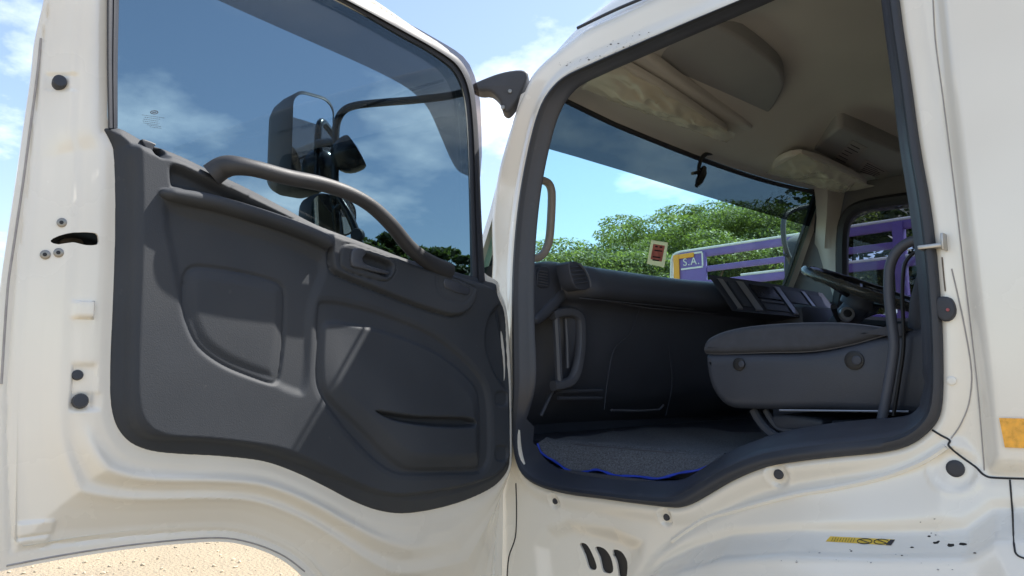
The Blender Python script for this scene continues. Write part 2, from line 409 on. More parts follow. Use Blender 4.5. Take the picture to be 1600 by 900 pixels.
# ---- cab side around the door opening
SEAL = [(808, 420), (807, 500), (808, 600), (810, 690), (821, 735), (845, 757), (890, 770), (950, 778), (1010, 786), (1060, 791), (1080, 787), (1100, 777), (1150, 748),
        (1200, 728), (1250, 719), (1310, 712), (1380, 705), (1420, 695), (1450, 675), (1469, 648), (1474, 600), (1472, 500), (1464, 400), (1454, 320), (1438, 230),
        (1424, 130), (1412, 50), (1404, -10), (1392, -70), (1370, -88), (1330, -70), (1270, -42), (1190, -6), (1100, 31), (1000, 73), (930, 103), (885, 125), (858, 155), (842, 195), (826, 265), (815, 335)]
SEAL_IN = [(832, 420), (832, 500), (834, 600), (832, 668), (839, 700), (856, 724), (890, 738), (945, 747), (1005, 751), (1050, 751), (1072, 746), (1095, 732), (1140, 704),
           (1195, 682), (1240, 671), (1300, 661), (1360, 655), (1400, 652), (1424, 645), (1436, 625), (1440, 585), (1436, 490), (1428, 400), (1418, 320), (1404, 230),
           (1392, 130), (1381, 50), (1373, -10), (1360, -50), (1345, -62), (1310, -50), (1260, -25), (1182, 10), (1105, 43), (1010, 84), (945, 113), (903, 134), (880, 160), (864, 198), (848, 266), (838, 335)]
in_dep = np.repeat([0.014 + 0.061*float(min(1, max(0, (y-600)/100))) for x, y in SEAL_IN], 4)
seal = crom(pc(SEAL), 4); seal_in = crom(np.array([c2(x, y, YC+0.014+0.061*float(min(1, max(0, (y-600)/100)))) for x, y in SEAL_IN]), 4)
sil = pc([(757, 440), (757, 350), (762, 305), (770, 260), (781, 220), (795, 175), (808, 143), (822, 112), (845, 86), (880, 57), (912, 33), (970, 6)])
sil = np.concatenate([[(-1.86, 0.62), (-1.87, 1.2), (-1.84, 1.62)], sil, [(-0.9, sil[-1][1]+0.005), (0.46, sil[-1][1]+0.005), (0.50, 2.40), (0.50, 0.95), (-0.02, 0.93)],
                      [(-0.56+0.54*math.cos(a), 0.50+0.54*math.sin(a)) for a in np.linspace(0.75, math.pi-0.35, 9)], [(-1.12, 0.62)]])
SIL = crom(sil, 3)
REARP = pc([(1457, -120), (1460, 0), (1473, 130), (1488, 260), (1507, 420), (1528, 600), (1541, 744), (1570, 747), (1640, 750), (1900, 760), (1900, -400), (1450, -400)])
RIDGE = pc([(1424, -120), (1430, 0), (1446, 130), (1462, 260), (1483, 420), (1500, 520), (1517, 600), (1536, 744), (1600, 744), (1900, 740), (1900, -400), (1420, -400)])
LIP = pc([(1000, 905), (1030, 868), (1070, 835), (1120, 807), (1180, 782), (1240, 764), (1300, 752), (1370, 738), (1420, 724), (1460, 706), (1488, 688), (1500, 690), (1530, 735), (1545, 748), (1900, 762), (1900, 1400), (1000, 1400)])
FEND = pc([(990, 960), (1010, 905), (1040, 880), (1090, 858), (1150, 840), (1250, 832), (1400, 832), (1520, 828), (1560, 800), (1900, 790), (1900, 1400), (980, 1400)])
WELL = pc([(838, 905), (832, 850), (850, 820), (885, 808), (960, 822), (1010, 845), (1005, 875), (985, 910), (975, 1000), (840, 1000)])
BUMPS = [(868, 783, 11), (1042, 808, 11), (1217, 741, 14), (1493, 732, 20)]
bump_c = [(c2(x, y), r) for x, y, r in BUMPS]
def side_h(P):
    # + is outward (towards -Y)
    w = np.zeros(len(P))
    ds = sdf(P, seal)
    w += 0.010*ss(0.05, 0.012, ds)*ss(-0.01, 0.012, ds)                     # raised weld flange round the seal
    do = -sdf(P, SIL)
    front = (P[:, 0] < -1.3) | (P[:, 1] > 2.2)
    rr = 0.055; e = np.clip(1-do/rr, 0, 1)
    w -= np.where(front & (P[:, 1] > 0.7), rr*(1-np.sqrt(np.clip(1-e*e, 0, 1))), 0)
    w += 0.010*step_in(sdf(P, RIDGE, 0.1), 0.034)
    w += 0.022*step_in(sdf(P, REARP, 0.1), 0.034)
    dl = sdf(P, LIP); w += 0.010*ss(0.012, -0.012, dl) + 0.05*ss(0, 0.12, -dl)*0.5
    df = sdf(P, FEND); w += 0.060*ss(0.004, -0.040, df) + 0.05*ss(-0.02, -0.16, df) - 0.007*np.exp(-((df-0.004)/0.012)**2)
    w -= 0.022*ss(0, 0.05, -sdf(P, WELL, 0.1))
    for (cx, cz), r in bump_c:
        d = np.hypot(P[:, 0]-cx, P[:, 1]-cz); rm = r*0.00155
        w += -0.007*ss(rm*1.25, rm*0.9, d) + 0.002*np.exp(-((d-rm*1.3)/0.004)**2)
    return w
def placeC(a, b, w): return np.array([a, YC-w, b])
SLOTS = [[(897, 852), (907, 852), (916, 866), (924, 890), (912, 891), (905, 870)],
         [(921, 857), (935, 859), (946, 874), (949, 896), (934, 896), (928, 874)],
         [(948, 862), (962, 864), (972, 881), (976, 908), (960, 908), (955, 882)]]
slots = [crom(pc(s), 3) for s in SLOTS]
seal_hole = offs(seal, 0.005)
body = field('cab_body', SIL, [seal_hole]+slots, 0.0060, side_h, placeC, 'paint', TR, rim=0.006)
def onside_many(pts, lift=0.0):
    pts = np.asarray(pts, float); D_ = fwd[None]+rt[None]*((pts[:, :1]-800)/F)-up[None]*((pts[:, 1:2]-450)/F); y = np.full(len(pts), YC)
    for _ in range(4):
        P3 = CAM+D_*((y-CAM[1])/D_[:, 1])[:, None]; y = YC-side_h(P3[:, [0, 2]])-lift
    return CAM+D_*((y-CAM[1])/D_[:, 1])[:, None]
def onside(px, py, lift=0.0):
    y = YC
    for _ in range(3):
        p = onY(px, py, y); y = YC-float(side_h(np.array([[p[0], p[2]]]))[0])-lift
    return onY(px, py, y)
for s in slots:
    v, f = slab(s*1.0, lambda a, b, w: placeC(a, b, w), -0.05, -0.028, 0.003)
    mesh_obj('vent_slot', v, f, 'black', body)
v, f = box((c2(890, 880)[0], YC+0.06, c2(900, 925)[1]), (c2(985, 880)[0], YC+0.09, c2(900, 845)[1])); mesh_obj('vent_backing', v, f, 'black', body)
# black plugs in the holes round the opening, screw, drain plug, door striker
for (x, y, r) in BUMPS:
    p = onside(x, y); v, f = disc(p+np.array([0, 0.001, 0]), (0, -1, 0), r*0.00075, 0.006); mesh_obj('plug', v, f, 'rubber', body)
p = onside(1487, 595); v, f = disc(p, (0, -1, 0), 0.008, 0.003); mesh_obj('screw', v, f, 'paint_plain', body)
pg = crom(pc([(1466, 480), (1468, 468), (1478, 464), (1490, 467), (1496, 478), (1497, 490), (1491, 500), (1480, 503), (1470, 495)]), 2)
v, f = slab(pg, lambda a, b, w: np.array([a, onside(1481, 484)[1]-w, b]), -0.002, 0.010, 0.004); o = mesh_obj('drain_plug', v, f, 'rubber', body)
p = onside(1481, 484, 0.0105); v, f = disc(p, (0, -1, 0), 0.003, 0.002); mesh_obj('plug_centre', v, f, 'pink_sticker', o)
# striker loop
a = onside(1450, 383); b = onside(1480, 377)
v1 = box((a[0]-0.01, YC-0.028, b[2]-0.012), (b[0]-0.004, YC+0.01, b[2]-0.004), 0.002)
v2 = box((b[0]-0.005, YC-0.030, b[2]-0.018), (b[0]+0.000, YC+0.01, b[2]+0.014), 0.002)
mesh_obj('door_striker', *join([v1, v2]), 'steel', body)
# panel gap lines as narrow dark beads of sealant lying in the joints
def gapline(pts, r=0.0022, m='black', name='panel_gap', lift=0.0008, par=None):
    q = crom(np.array(pts, float), 4, False); P3 = onside_many(q, lift)
    v, f = tube(P3, r, (0, 1, 0), 6); return mesh_obj(name, v, f, m, par or body)
gapline([(1457, 672), (1470, 680), (1484, 688), (1482, 696), (1500, 712), (1525, 730), (1536, 741), (1548, 746), (1600, 748), (1680, 750)], 0.0019)
gapline([(1487, 420), (1505, 500), (1518, 580), (1514, 630), (1500, 665), (1486, 685)], 0.0012, 'label_grey', 'sealer_line')
gapline([(1578, 750), (1582, 800), (1586, 862), (1600, 872), (1650, 876)], 0.0015)
gapline([(1472, 402), (1474, 425), (1477, 455)], 0.0012, 'rust_brown', 'rust_drip')
gapline([(1100, 812), (1150, 797), (1200, 783), (1250, 771), (1300, 763), (1380, 745), (1440, 722), (1478, 698)], 0.0014, 'label_grey', 'sealer_line')
gapline([(1050, 845), (1100, 812), (1150, 797), (1200, 783), (1250, 771), (1300, 763), (1380, 745), (1440, 722), (1478, 698)], 0.0060, 'paint', 'weld_flange', 0.0)
gapline([(1457, -20), (1461, 60), (1473, 150), (1487, 260), (1506, 420), (1527, 600), (1538, 735)], 0.0012, 'label_grey', 'sealer_line')
gapline([(806, 755), (807, 800), (805, 840), (795, 870), (792, 905)], 0.0019)
# fender sticker, dirt, side reflector
def decal(name, pts, m, par, lift=0.0015, sub=1):
    P3 = list(onside_many(pts, lift)); n = len(P3)
    P2 = [p+np.array([0, 0.0012, 0]) for p in P3]
    Fc = [list(range(n))] + [[i, (i+1) % n, n+(i+1) % n, n+i] for i in range(n)]
    return mesh_obj(name, np.array(P3+P2), Fc, m, par, smooth=False)
lab = decal('caution_label', [(1290, 846), (1297, 838), (1398, 843), (1392, 852)], 'yellow_label', body)
decal('label_end', [(1384, 851.4), (1391, 843), (1398, 843.4), (1392, 852)], 'ink', lab, 0.003)
for cx in (1351, 1377):
    q = onside_many([(cx+11.5*math.cos(t), 845.5+(cx-1351)*0.03+4.0*math.sin(t)) for t in np.linspace(0, 2*math.pi, 20, endpoint=False)], 0.0032)
    v, f = tube(np.array(q), 0.0008, (0, 1, 0), 5, True); mesh_obj('warning_ring', v, f, 'ink', lab)
    q = [onside(cx-7, 843, 0.0032), onside(cx+7, 848, 0.0032)]; v, f = tube(np.array(q), 0.0008, (0, 1, 0), 5); mesh_obj('warning_bar', v, f, 'ink', lab)
for i in range(9):
    x = 1299+i*4.2; q = [onside(x, 845.5+0.2*i, 0.0032), onside(x+3, 839.5+0.2*i, 0.0032)]; v, f = tube(np.array(q), 0.00035, (0, 1, 0), 4); mesh_obj('label_print', v, f, 'ink', lab)
for k, (x, y, r) in enumerate([(1485, 852, 7), (1504, 850, 7), (1462, 848, 5), (1452, 838, 3), (1455, 833, 1.5), (1425, 855, 3), (1523, 864, 2.5), (1460, 811, 1.6), (1438, 816, 1.2), (1462, 836, 1.4), (1466, 846, 3), (1330, 861, 2.2), (1328, 859, 1.4), (1409, 868, 1.8)]):
    n = 9; pts = [(x+r*(0.7+0.5*random.random())*math.cos(2*math.pi*i/n), y+0.45*r*(0.6+0.6*random.random())*math.sin(2*math.pi*i/n)) for i in range(n)]
    decal('dirt_spot', pts, 'dirt', body, 0.001)
def grime(name, n, box_, rmax, m, seed):
    r_ = random.Random(seed); parts = []
    for i in range(n):
        x = r_.uniform(box_[0], box_[2]); y = r_.gauss((box_[1]+box_[3])/2+(x-box_[0])/(box_[2]-box_[0])*box_[4], (box_[3]-box_[1])/4); rr_ = rmax*r_.random()**3+0.35
        parts += [(x+rr_*(0.6+0.6*r_.random())*math.cos(a), y+0.6*rr_*(0.5+0.7*r_.random())*math.sin(a)) for a in np.linspace(0, 2*math.pi, 6, endpoint=False)]
    o = mesh_obj(name, onside_many(parts, 0.0009), [[6*i+k for k in range(6)] for i in range(n)], m, body, smooth=False); o['kind'] = 'stuff'
grime('road_grime', 28, (1215, 858, 1500, 886, 6), 2.2, 'label_grey', 1)
grime('road_grime', 60, (872, 92, 1020, 118, -52), 1.6, 'rust_brown', 2)
rf = decal('side_reflector', [(1561, 653), (1640, 655), (1645, 702), (1570, 699)], 'orange_refl', body, 0.004)

# ---- black seal and sill trim of the opening (a continuous rolled section)
n = 260
so_ = resample(offs(seal, -0.002), n); si_ = resample(seal_in, n)
# match starting parameter by nearest angle: both lists run alike, so arc-length mapping via original index
so_ = offs(seal, -0.002); si_ = seal_in
P_ = lambda q, y: np.stack([q[:, 0], np.broadcast_to(y, (len(q),)), q[:, 1]], 1)
mid = lambda t: so_*(1-t)+si_*t
sealV = loft([P_(so_, YC+0.010), P_(so_, YC-0.012), P_(mid(0.10), YC-0.022), P_(mid(0.26), YC-0.023), P_(mid(0.36), YC-0.014), P_(mid(0.42), YC-0.012)])
mesh_obj('door_seal', *sealV, 'rubber', TR, sharp=60)
silV = loft([P_(mid(0.30), YC-0.008), P_(mid(0.40), YC-0.013), P_(mid(0.50), YC-0.006), P_(mid(0.58), YC-0.004+0.15*in_dep), P_(mid(0.75), YC+0.5*in_dep), P_(mid(0.94), YC+0.85*in_dep), P_(mid(1.0), YC+0.008+in_dep), P_(offs(si_, -0.035), YC+0.022+in_dep), P_(offs(si_, -0.11), YC+0.07+in_dep)])
mesh_obj('opening_trim', *silV, 'sill_plastic', TR, sharp=50)

# ---- roof, front, rear and far side skins
def ygrid(prof, ys, zdrop=True, xf=None):
    loops = []
    for y in ys:
        e = min(y-YC, 3.70-y); drop = 0.165*(1-min(1, e/0.13))**2 if zdrop else 0.0
        loops.append([(x, y, z-drop) for x, z in prof])
    return loft(loops, False)
roofp = crom([(-1.63, 2.44), (-1.55, 2.50), (-1.40, 2.575), (-1.15, 2.62), (-0.5, 2.645), (0.3, 2.645), (0.44, 2.62), (0.50, 2.55)], 4, False)
ys = np.concatenate([YC+0.004+0.16*np.linspace(0, 1, 12)**1.6, np.linspace(1.75, 3.45, 8), 3.696-0.16*np.linspace(1, 0, 12)**1.6])
mesh_obj('roof', *ygrid(roofp, ys), 'paint_plain', TR)
q = crom([tuple(c2(x, y)) for x, y in [(903, 41), (970, 9), (1100, -45), (1300, -135)]], 4, False)
v, f = tube(np.stack([q[:, 0], np.full(len(q), YC-0.002), q[:, 1]-0.006], 1), 0.0045, (0, 1, 0), 8); mesh_obj('rain_gutter', v, f, 'rubber', TR)
frontp = crom([(-1.88, 0.60), (-1.92, 0.9), (-1.94, 1.4), (-1.92, 1.75), (-1.87, 1.84)], 4, False)
mesh_obj('front_panel', *ygrid(frontp, np.linspace(YC+0.03, 3.67, 12), False), 'paint_plain', TR)
mesh_obj('rear_panel', *loft([[(0.50, y, z) for z in (0.93, 1.6, 2.40, 2.56)] for y in (YC+0.01, 2.6, 3.69)], False), 'paint_plain', TR)
# corner pillars of the windscreen (outside skin) - left and right
for yy, sg in ((YC, 1), (3.70, -1)):
    loops = []
    for (x, z) in [(-1.87, 1.80), (-1.845, 1.86), (-1.765, 2.02), (-1.68, 2.22), (-1.615, 2.37)]:
        loops.append([(x+0.05, yy+sg*0.005, z), (x+0.015, yy+sg*0.012, z), (x-0.012, yy+sg*0.035, z), (x-0.03, yy+sg*0.075, z), (x-0.035, yy+sg*0.10, z), (x-0.02, yy+sg*0.105, z)])
    mesh_obj('windscreen_pillar', *loft(loops, False), 'paint_plain', TR)
    loops = [[(x-0.036, yy+sg*0.085, z), (x-0.044, yy+sg*0.10, z), (x-0.040, yy+sg*0.125, z), (x-0.025, yy+sg*0.125, z)] for (x, z) in [(-1.87, 1.80), (-1.765, 2.02), (-1.68, 2.22), (-1.60, 2.42)]]
    mesh_obj('windscreen_rubber', *loft(loops, False), 'black', TR)

# ================================================================== the open door
TRIM = [(168, 196), (178, 193), (195, 194), (210, 201), (230, 213), (240, 219), (270, 229), (300, 242), (340, 262), (400, 291), (450, 318), (500, 345), (550, 365), (600, 384), (650, 403), (690, 413), (735, 426), (757, 432), (772, 437), (784, 442),
        (787, 460), (797, 485), (802, 540), (805, 600), (806, 660), (806, 722), (800, 742), (780, 764), (740, 784), (690, 799), (640, 806), (600, 801), (560, 786), (520, 765), (470, 741), (420, 724),
        (350, 716), (290, 713), (245, 708), (212, 695), (190, 670), (180, 636), (178, 590), (181, 500), (185, 400), (186, 300), (183, 230), (176, 212)]
INNER = [(168, -190), (168, 100)] + TRIM[:1] + TRIM[-1:0:-1][0:0]
# union of trim and window: up the left edge, round the frame, down to the hinge end of the trim, back along the bottom
FRAME_IN = [(757, 430), (752, 330), (748, 220), (742, 150), (733, 116), (715, 90), (680, 68), (640, 45), (555, 0), (430, -64), (300, -128), (190, -184)]
UNI = [(168, -190), (167, 0), (168, 196)] + TRIM[:-1][::-1][:len(TRIM)-1-19+1]
UNI = [(168, -190), (167, 0)] + [TRIM[0]] + TRIM[:0:-1][:len(TRIM)-1-17] + FRAME_IN
OUT = [(110, -230), (88, -130), (68, 0), (54, 65), (48, 120), (40, 175), (25, 280), (10, 380), (0, 450), (-10, 600), (-14, 760), (-16, 875), (-8, 892), (20, 888), (100, 873), (200, 858), (300, 848), (355, 847), (400, 857), (440, 875), (470, 899),
       (505, 945), (545, 990), (640, 1010), (760, 985), (800, 960), (806, 880), (807, 780), (808, 740), (809, 660), (807, 560), (801, 500), (790, 452), (770, 436), (758, 425), (757, 330), (752, 220), (747, 150), (737, 106), (716, 76), (665, 38), (583, 0), (440, -76), (300, -146), (190, -210)]
WH = -0.085
trim = crom(pd(TRIM), 4); uni = crom(pd(UNI), 3)
outd = crom(np.array([d2(x, y, WH if x < 600 else -0.03) for x, y in OUT]), 4)
HOLE = [(177, -176), (177, 100), (180, 205), (215, 222), (270, 246), (400, 308), (500, 362), (650, 420), (750, 438), (747, 330), (743, 220), (737, 150), (728, 118), (711, 93), (678, 71), (638, 48), (552, 3), (428, -61), (299, -124), (190, -176)]
hole = crom(pd(HOLE), 3)
PROF = np.array([(0, -0.026), (0.10, -0.024), (0.18, -0.025), (0.28, -0.030), (0.36, -0.036), (0.46, -0.040), (0.60, -0.060), (0.76, -0.077), (0.84, -0.081), (0.87, -0.087), (0.90, -0.083), (1.0, -0.083)])
lat = [crom(np.array([d2(x, y, -0.072) for x, y in [(75, 378), (85, 371), (105, 367), (135, 369), (139, 378), (137, 387), (120, 387), (105, 382), (85, 384)]]), 2)]
def shell_h(P):
    di = np.clip(sdf(P, uni), 0, None); do = np.clip(-sdf(P, outd), 0, None)
    t = di/np.maximum(di+do, 1e-6)
    tt = np.linspace(0, 1, 201); base = np.interp(tt, PROF[:, 0], PROF[:, 1])
    k = np.exp(-(np.arange(-12, 13)/1.5)**2); k /= k.sum(); base = np.convolve(np.pad(base, 12, 'edge'), k, 'valid')
    w = np.interp(t, tt, base)
    low = ss(d2(300, 640)[1], d2(300, 730)[1], P[:, 1])*ss(d2(760, 760)[0], d2(520, 760)[0], P[:, 0])
    w += low*(0.012*np.exp(-((t-0.262)/0.060)**2)-0.004*np.exp(-((t-0.38)/0.04)**2)+0.003*np.exp(-((t-0.47)/0.03)**2))
    span = di+do; w = -0.024+(w+0.024)*ss(0.0, 0.09, span)     # narrow window frame is shallower
    for (x, y, rx, ry, h) in STAMPS:
        s, z = d2(x, y, -0.07); q = np.maximum(np.abs(P[:, 0]-s)/rx, np.abs(P[:, 1]-z)/ry)
        w += h*ss(1.0, 0.72, q)
    return w
STAMPS = [(118, 486, 0.016, 0.017, 0.010), (118, 604, 0.02, 0.045, -0.006), (57, 826, 0.032, 0.014, 0.004), (52, 850, 0.030, 0.010, 0.004), (93, 131, 0.022, 0.018, -0.004), (124, 627, 0.022, 0.016, -0.003)]
def onshell(px, py, lift=0.0):
    w_ = -0.05
    for _ in range(4):
        a, b = d2(px, py, w_); w_ = float(shell_h(np.array([[a, b]]))[0])+lift
    return onD(px, py, w_)
DOOR = field('door', outd, [hole]+lat, 0.0038, shell_h, dP, 'paint', TR, rim=0.005)
lowo = crom(np.array([d2(x, y, WH if x < 600 else -0.03) for x, y in OUT[5:34]+[(650, 412), (500, 356), (270, 240), (172, 205)]]), 3)
lowo = offs(lowo, 0.035)
skin = field('outer_skin', lowo, [], 0.02, lambda P: np.full(len(P), -0.128)+0.03*ss(0.03, 0.0, -sdf(P, lowo)), dP, 'paint_plain', DOOR, rim=-0.02)
# latch
v, f = slab(np.array([d2(x, y, -0.07) for x, y in [(40, 410), (40, 350), (186, 350), (186, 410)]]), dP, -0.122, -0.106, 0.001); mesh_obj('latch_pocket', v, f, 'black', DOOR)
v, f = slab(crom(np.array([d2(x, y, -0.08) for x, y in [(95, 379), (105, 371), (128, 372), (134, 378), (130, 384), (112, 380)]]), 2), dP, -0.112, -0.088, 0.003); mesh_obj('latch_claw', v, f, 'rust_brown', DOOR)
for (x, y) in [(97, 348), (71, 398), (92, 395)]:
    p = onshell(x, y); nv = 0.55*DE+0.83*DN; v, f = disc(p-nv*0.001, nv, 0.0085, 0.004, 16); o = mesh_obj('latch_screw', v, f, 'screw', DOOR)
    v, f = disc(p+nv*0.003, nv, 0.0035, 0.0012, 8); mesh_obj('screw_socket', v, f, 'black', o) if False else mesh_obj('screw_socket', v, f, 'black', DOOR)
for (x, y, r, h) in [(93, 131, 0.0125, 0.020), (125, 627, 0.0135, 0.020), (121, 586, 0.0095, 0.010)]:
    p = onshell(x, y); nv = 0.25*DE+0.95*DN+np.array([0, 0, 0.1]); v, f = disc(p-nv*0.004, nv, r, h, 18, 0.5); mesh_obj('rubber_buffer', v, f, 'rubber', DOOR)
# edge sealer bead along the rear hem and the bottom
q = crom(np.array([(58, 60), (52, 120), (44, 180), (30, 285), (16, 380), (6, 450), (-4, 600)], float), 4, False)
v, f = tube(np.array([onshell(x+6, y, 0.0) for x, y in q]), 0.0022, DN, 6); mesh_obj('hem_bead', v, f, 'label_grey', DOOR)
q = crom(np.array([(10, 884), (100, 867), (200, 852), (300, 842), (355, 841), (402, 851), (444, 869), (476, 893)], float), 4, False)
v, f = tube(np.array([onshell(x, y, 0.0) for x, y in q]), 0.0018, DN, 6); mesh_obj('hem_bead', v, f, 'label_grey', DOOR)

# ---- trim panel
PT = lambda pts, sub=4: crom(pd(pts, 0.02), sub)
SK = PT([(208, 228), (232, 224), (300, 250), (400, 300), (500, 352), (650, 410), (740, 436), (776, 452), (786, 500), (796, 560), (798, 640), (798, 715), (780, 742), (740, 758), (690, 768), (630, 776), (590, 770), (540, 750), (470, 722), (400, 700), (320, 690), (250, 688), (222, 676), (208, 652), (204, 610), (206, 500), (209, 380), (210, 280)])
VAL = PT([(263, 262), (272, 255), (292, 260), (340, 284), (400, 314), (470, 345), (505, 362), (470, 349), (400, 329), (330, 309), (280, 297), (266, 292)])
ARM = PT([(247, 298), (254, 294), (275, 294), (330, 304), (400, 325), (470, 346), (502, 360), (512, 372), (513, 396), (500, 392), (450, 370), (380, 347), (320, 331), (270, 321), (253, 310)])
FLD = PT([(256, 312), (300, 325), (380, 348), (450, 371), (508, 398), (512, 428), (500, 462), (492, 500), (490, 560), (486, 600), (474, 622), (445, 615), (425, 605), (398, 598), (346, 578), (305, 548), (284, 508), (274, 460), (262, 400), (252, 350)])
PAD = PT([(289, 445), (296, 423), (314, 416), (380, 425), (435, 440), (447, 455), (446, 520), (438, 588), (428, 599), (400, 591), (350, 570), (312, 541), (293, 503), (288, 470)])
SWI = PT([(514, 365), (530, 366), (600, 393), (660, 416), (710, 434), (742, 450), (742, 464), (734, 482), (720, 492), (700, 494), (650, 479), (580, 452), (520, 427), (513, 410)])
BEZ = PT([(527, 390), (532, 383), (545, 383), (600, 402), (612, 411), (612, 424), (604, 437), (592, 440), (540, 426), (526, 415)])
BZI = PT([(551, 397), (560, 395), (598, 407), (607, 415), (605, 428), (598, 434), (585, 430), (553, 417)])
BTN = PT([(681, 424), (735, 447), (733, 458), (722, 472), (712, 472), (681, 460)], 3)
PKO = PT([(495, 476), (503, 467), (535, 469), (600, 486), (680, 520), (735, 565), (760, 600), (768, 640), (768, 715), (752, 742), (700, 745), (625, 745), (590, 727), (540, 676), (500, 622), (490, 590), (492, 530)])
PKI = PT([(503, 515), (512, 501), (540, 500), (620, 520), (690, 551), (738, 592), (752, 620), (752, 728), (735, 736), (640, 737), (610, 722), (560, 672), (510, 622), (500, 590)])
SLT = PT([(580, 641), (600, 642), (650, 649), (725, 651), (740, 657), (741, 664), (730, 669), (690, 669), (640, 664), (605, 656)], 3)
NCH = PT([(240, 221), (252, 218), (270, 230), (271, 243), (262, 249), (248, 246), (241, 238)], 3)
DRK = PT([(768, 485), (790, 470), (805, 500), (812, 570), (808, 620), (780, 600), (760, 555), (757, 520)], 3)
CL1 = PT([(775, 613), (792, 612), (795, 622), (792, 634), (776, 634)], 3); CL2 = PT([(775, 698), (792, 697), (795, 708), (792, 720), (776, 720)], 3)
CAP = PT([(355, 300), (358, 291), (370, 287), (384, 291), (392, 301), (389, 310), (374, 311), (360, 307)], 3)
COLM = PT([(208, 215), (225, 215), (246, 240), (252, 290), (246, 320), (242, 380), (246, 440), (262, 490), (290, 540), (330, 575), (420, 610), (480, 636), (480, 690), (400, 692), (300, 686), (230, 684), (212, 660), (207, 600), (209, 400)])
def trim_h(P):
    d = sdf(P, trim)
    w = -0.034 + 0.012*ss(0, 0.006, -d) + 0.022*np.clip(-d/0.036, 0, 1)
    dk = sdf(P, SK); w += 0.020*ss(-0.004, 0.008, -dk)
    w -= 0.026*step_in(sdf(P, VAL, 0.1), 0.016)
    w -= 0.008*step_in(sdf(P, FLD, 0.1), 0.024)
    da = sdf(P, ARM, 0.1); w += 0.012*ss(0, 0.012, -da)
    dp = sdf(P, PAD, 0.1); w += -0.0045*np.exp(-(dp/0.0035)**2) + 0.006*step_in(dp, 0.03)
    dw = sdf(P, SWI, 0.1); w += 0.014*step_in(dw, 0.008) - 0.004*np.exp(-(dw/0.003)**2)
    db = sdf(P, BEZ, 0.1); w += 0.004*step_in(db, 0.003) - 0.002*np.exp(-(db/0.002)**2)
    w -= 0.024*step_in(sdf(P, BZI, 0.1), 0.006)
    dn = sdf(P, BTN, 0.1); w += -0.0025*np.exp(-(dn/0.0022)**2) - 0.002*step_in(dn, 0.01)
    do_ = sdf(P, PKO, 0.1); w += -0.010*step_in(do_, 0.012) - 0.002*np.exp(-(do_/0.004)**2)
    di = sdf(P, PKI, 0.1)
    zb = d2(620, 720)[1]; zt = d2(620, 520)[1]
    bulge = 0.008+0.024*np.clip((zt-P[:, 1])/(zt-zb), 0, 1)**1.3*ss(0, 0.05, -di)
    w += bulge*step_in(di, 0.014)
    w -= 0.030*step_in(sdf(P, SLT, 0.1), 0.009)
    w -= 0.034*step_in(sdf(P, NCH, 0.1), 0.012)
    w -= 0.018*step_in(sdf(P, DRK, 0.1), 0.022)
    for c in (CL1, CL2): w -= 0.006*step_in(sdf(P, c, 0.1), 0.004)
    dc = sdf(P, CAP, 0.1); w += 0.003*step_in(dc, 0.006)-0.0025*np.exp(-(dc/0.002)**2)
    return w
def ontrim(px, py, lift=0.0):
    w_ = 0.02
    for _ in range(4):
        a, b = d2(px, py, w_); w_ = float(trim_h(np.array([[a, b]]))[0])+lift
    return onD(px, py, w_)
field('trim_panel', trim, [], 0.0032, trim_h, dP, 'trim', DOOR, rim=0.02, sharp=75)
# padded elbow rest standing out below the belt
ap = [(249, 300), (262, 304), (290, 310), (330, 318), (380, 332), (430, 348), (470, 363), (500, 376), (511, 383)]
G = crom(np.array([onD(x, y, 0.020) for x, y in ap]), 5, False)
ar = np.interp(np.linspace(0, 1, len(G)), [0, 0.04, 0.12, 0.3, 0.9, 0.97, 1], [0.006, 0.016, 0.025, 0.032, 0.034, 0.032, 0.024])
v, f = tube(G, ar, DN, 18, flat=0.50, sq=1.15); mesh_obj('armrest', v, f, 'trim', DOOR, sharp=80)
# grab handle over the belt line
gp = [(330, 274, 0.020), (348, 262, 0.034), (368, 259, 0.058), (400, 264, 0.074), (450, 277, 0.082), (500, 287, 0.086), (545, 302, 0.086), (580, 322, 0.082), (610, 350, 0.074), (640, 386, 0.056), (668, 408, 0.034), (700, 424, 0.020)]
G = crom(np.array([onD(x, y, w_) for x, y, w_ in gp]), 5, False)
rad = np.interp(np.linspace(0, 1, len(G)), [0, 0.10, 0.25, 0.6, 0.85, 1], [0.024, 0.023, 0.0170, 0.0160, 0.0180, 0.024])
v, f = tube(G, rad, DN, 14, flat=1.0); mesh_obj('grab_handle', v, f, 'handle_grey', DOOR, sharp=80)
# release lever inside the bezel
LEV = PT([(541, 393), (548, 389), (559, 391), (562, 398), (557, 405), (560, 413), (575, 419), (598, 426), (597, 430), (575, 426), (556, 421), (542, 418), (539, 408)], 3)
lw = float(trim_h(np.array([d2(546, 410, 0.03)]))[0])
v, f = slab(LEV, dP, lw-0.02, lw+0.007, 0.0035); mesh_obj('release_lever', v, f, 'trim_smooth', DOOR)
# window switch rocker
SWB = PT([(690, 436), (728, 452), (724, 462), (690, 450)], 2); lw = float(trim_h(np.array([d2(708, 449, 0.03)]))[0])
v, f = slab(SWB, dP, lw-0.006, lw+0.0035, 0.003); mesh_obj('window_switch', v, f, 'trim_smooth', DOOR)
wedge = PT([(231, 213), (237, 213), (254, 220), (251, 224), (244, 240), (239, 228)], 2)
v, f = slab(wedge, dP, -0.045, -0.008, 0.002); mesh_obj('glass_run_end', v, f, 'rubber', DOOR)
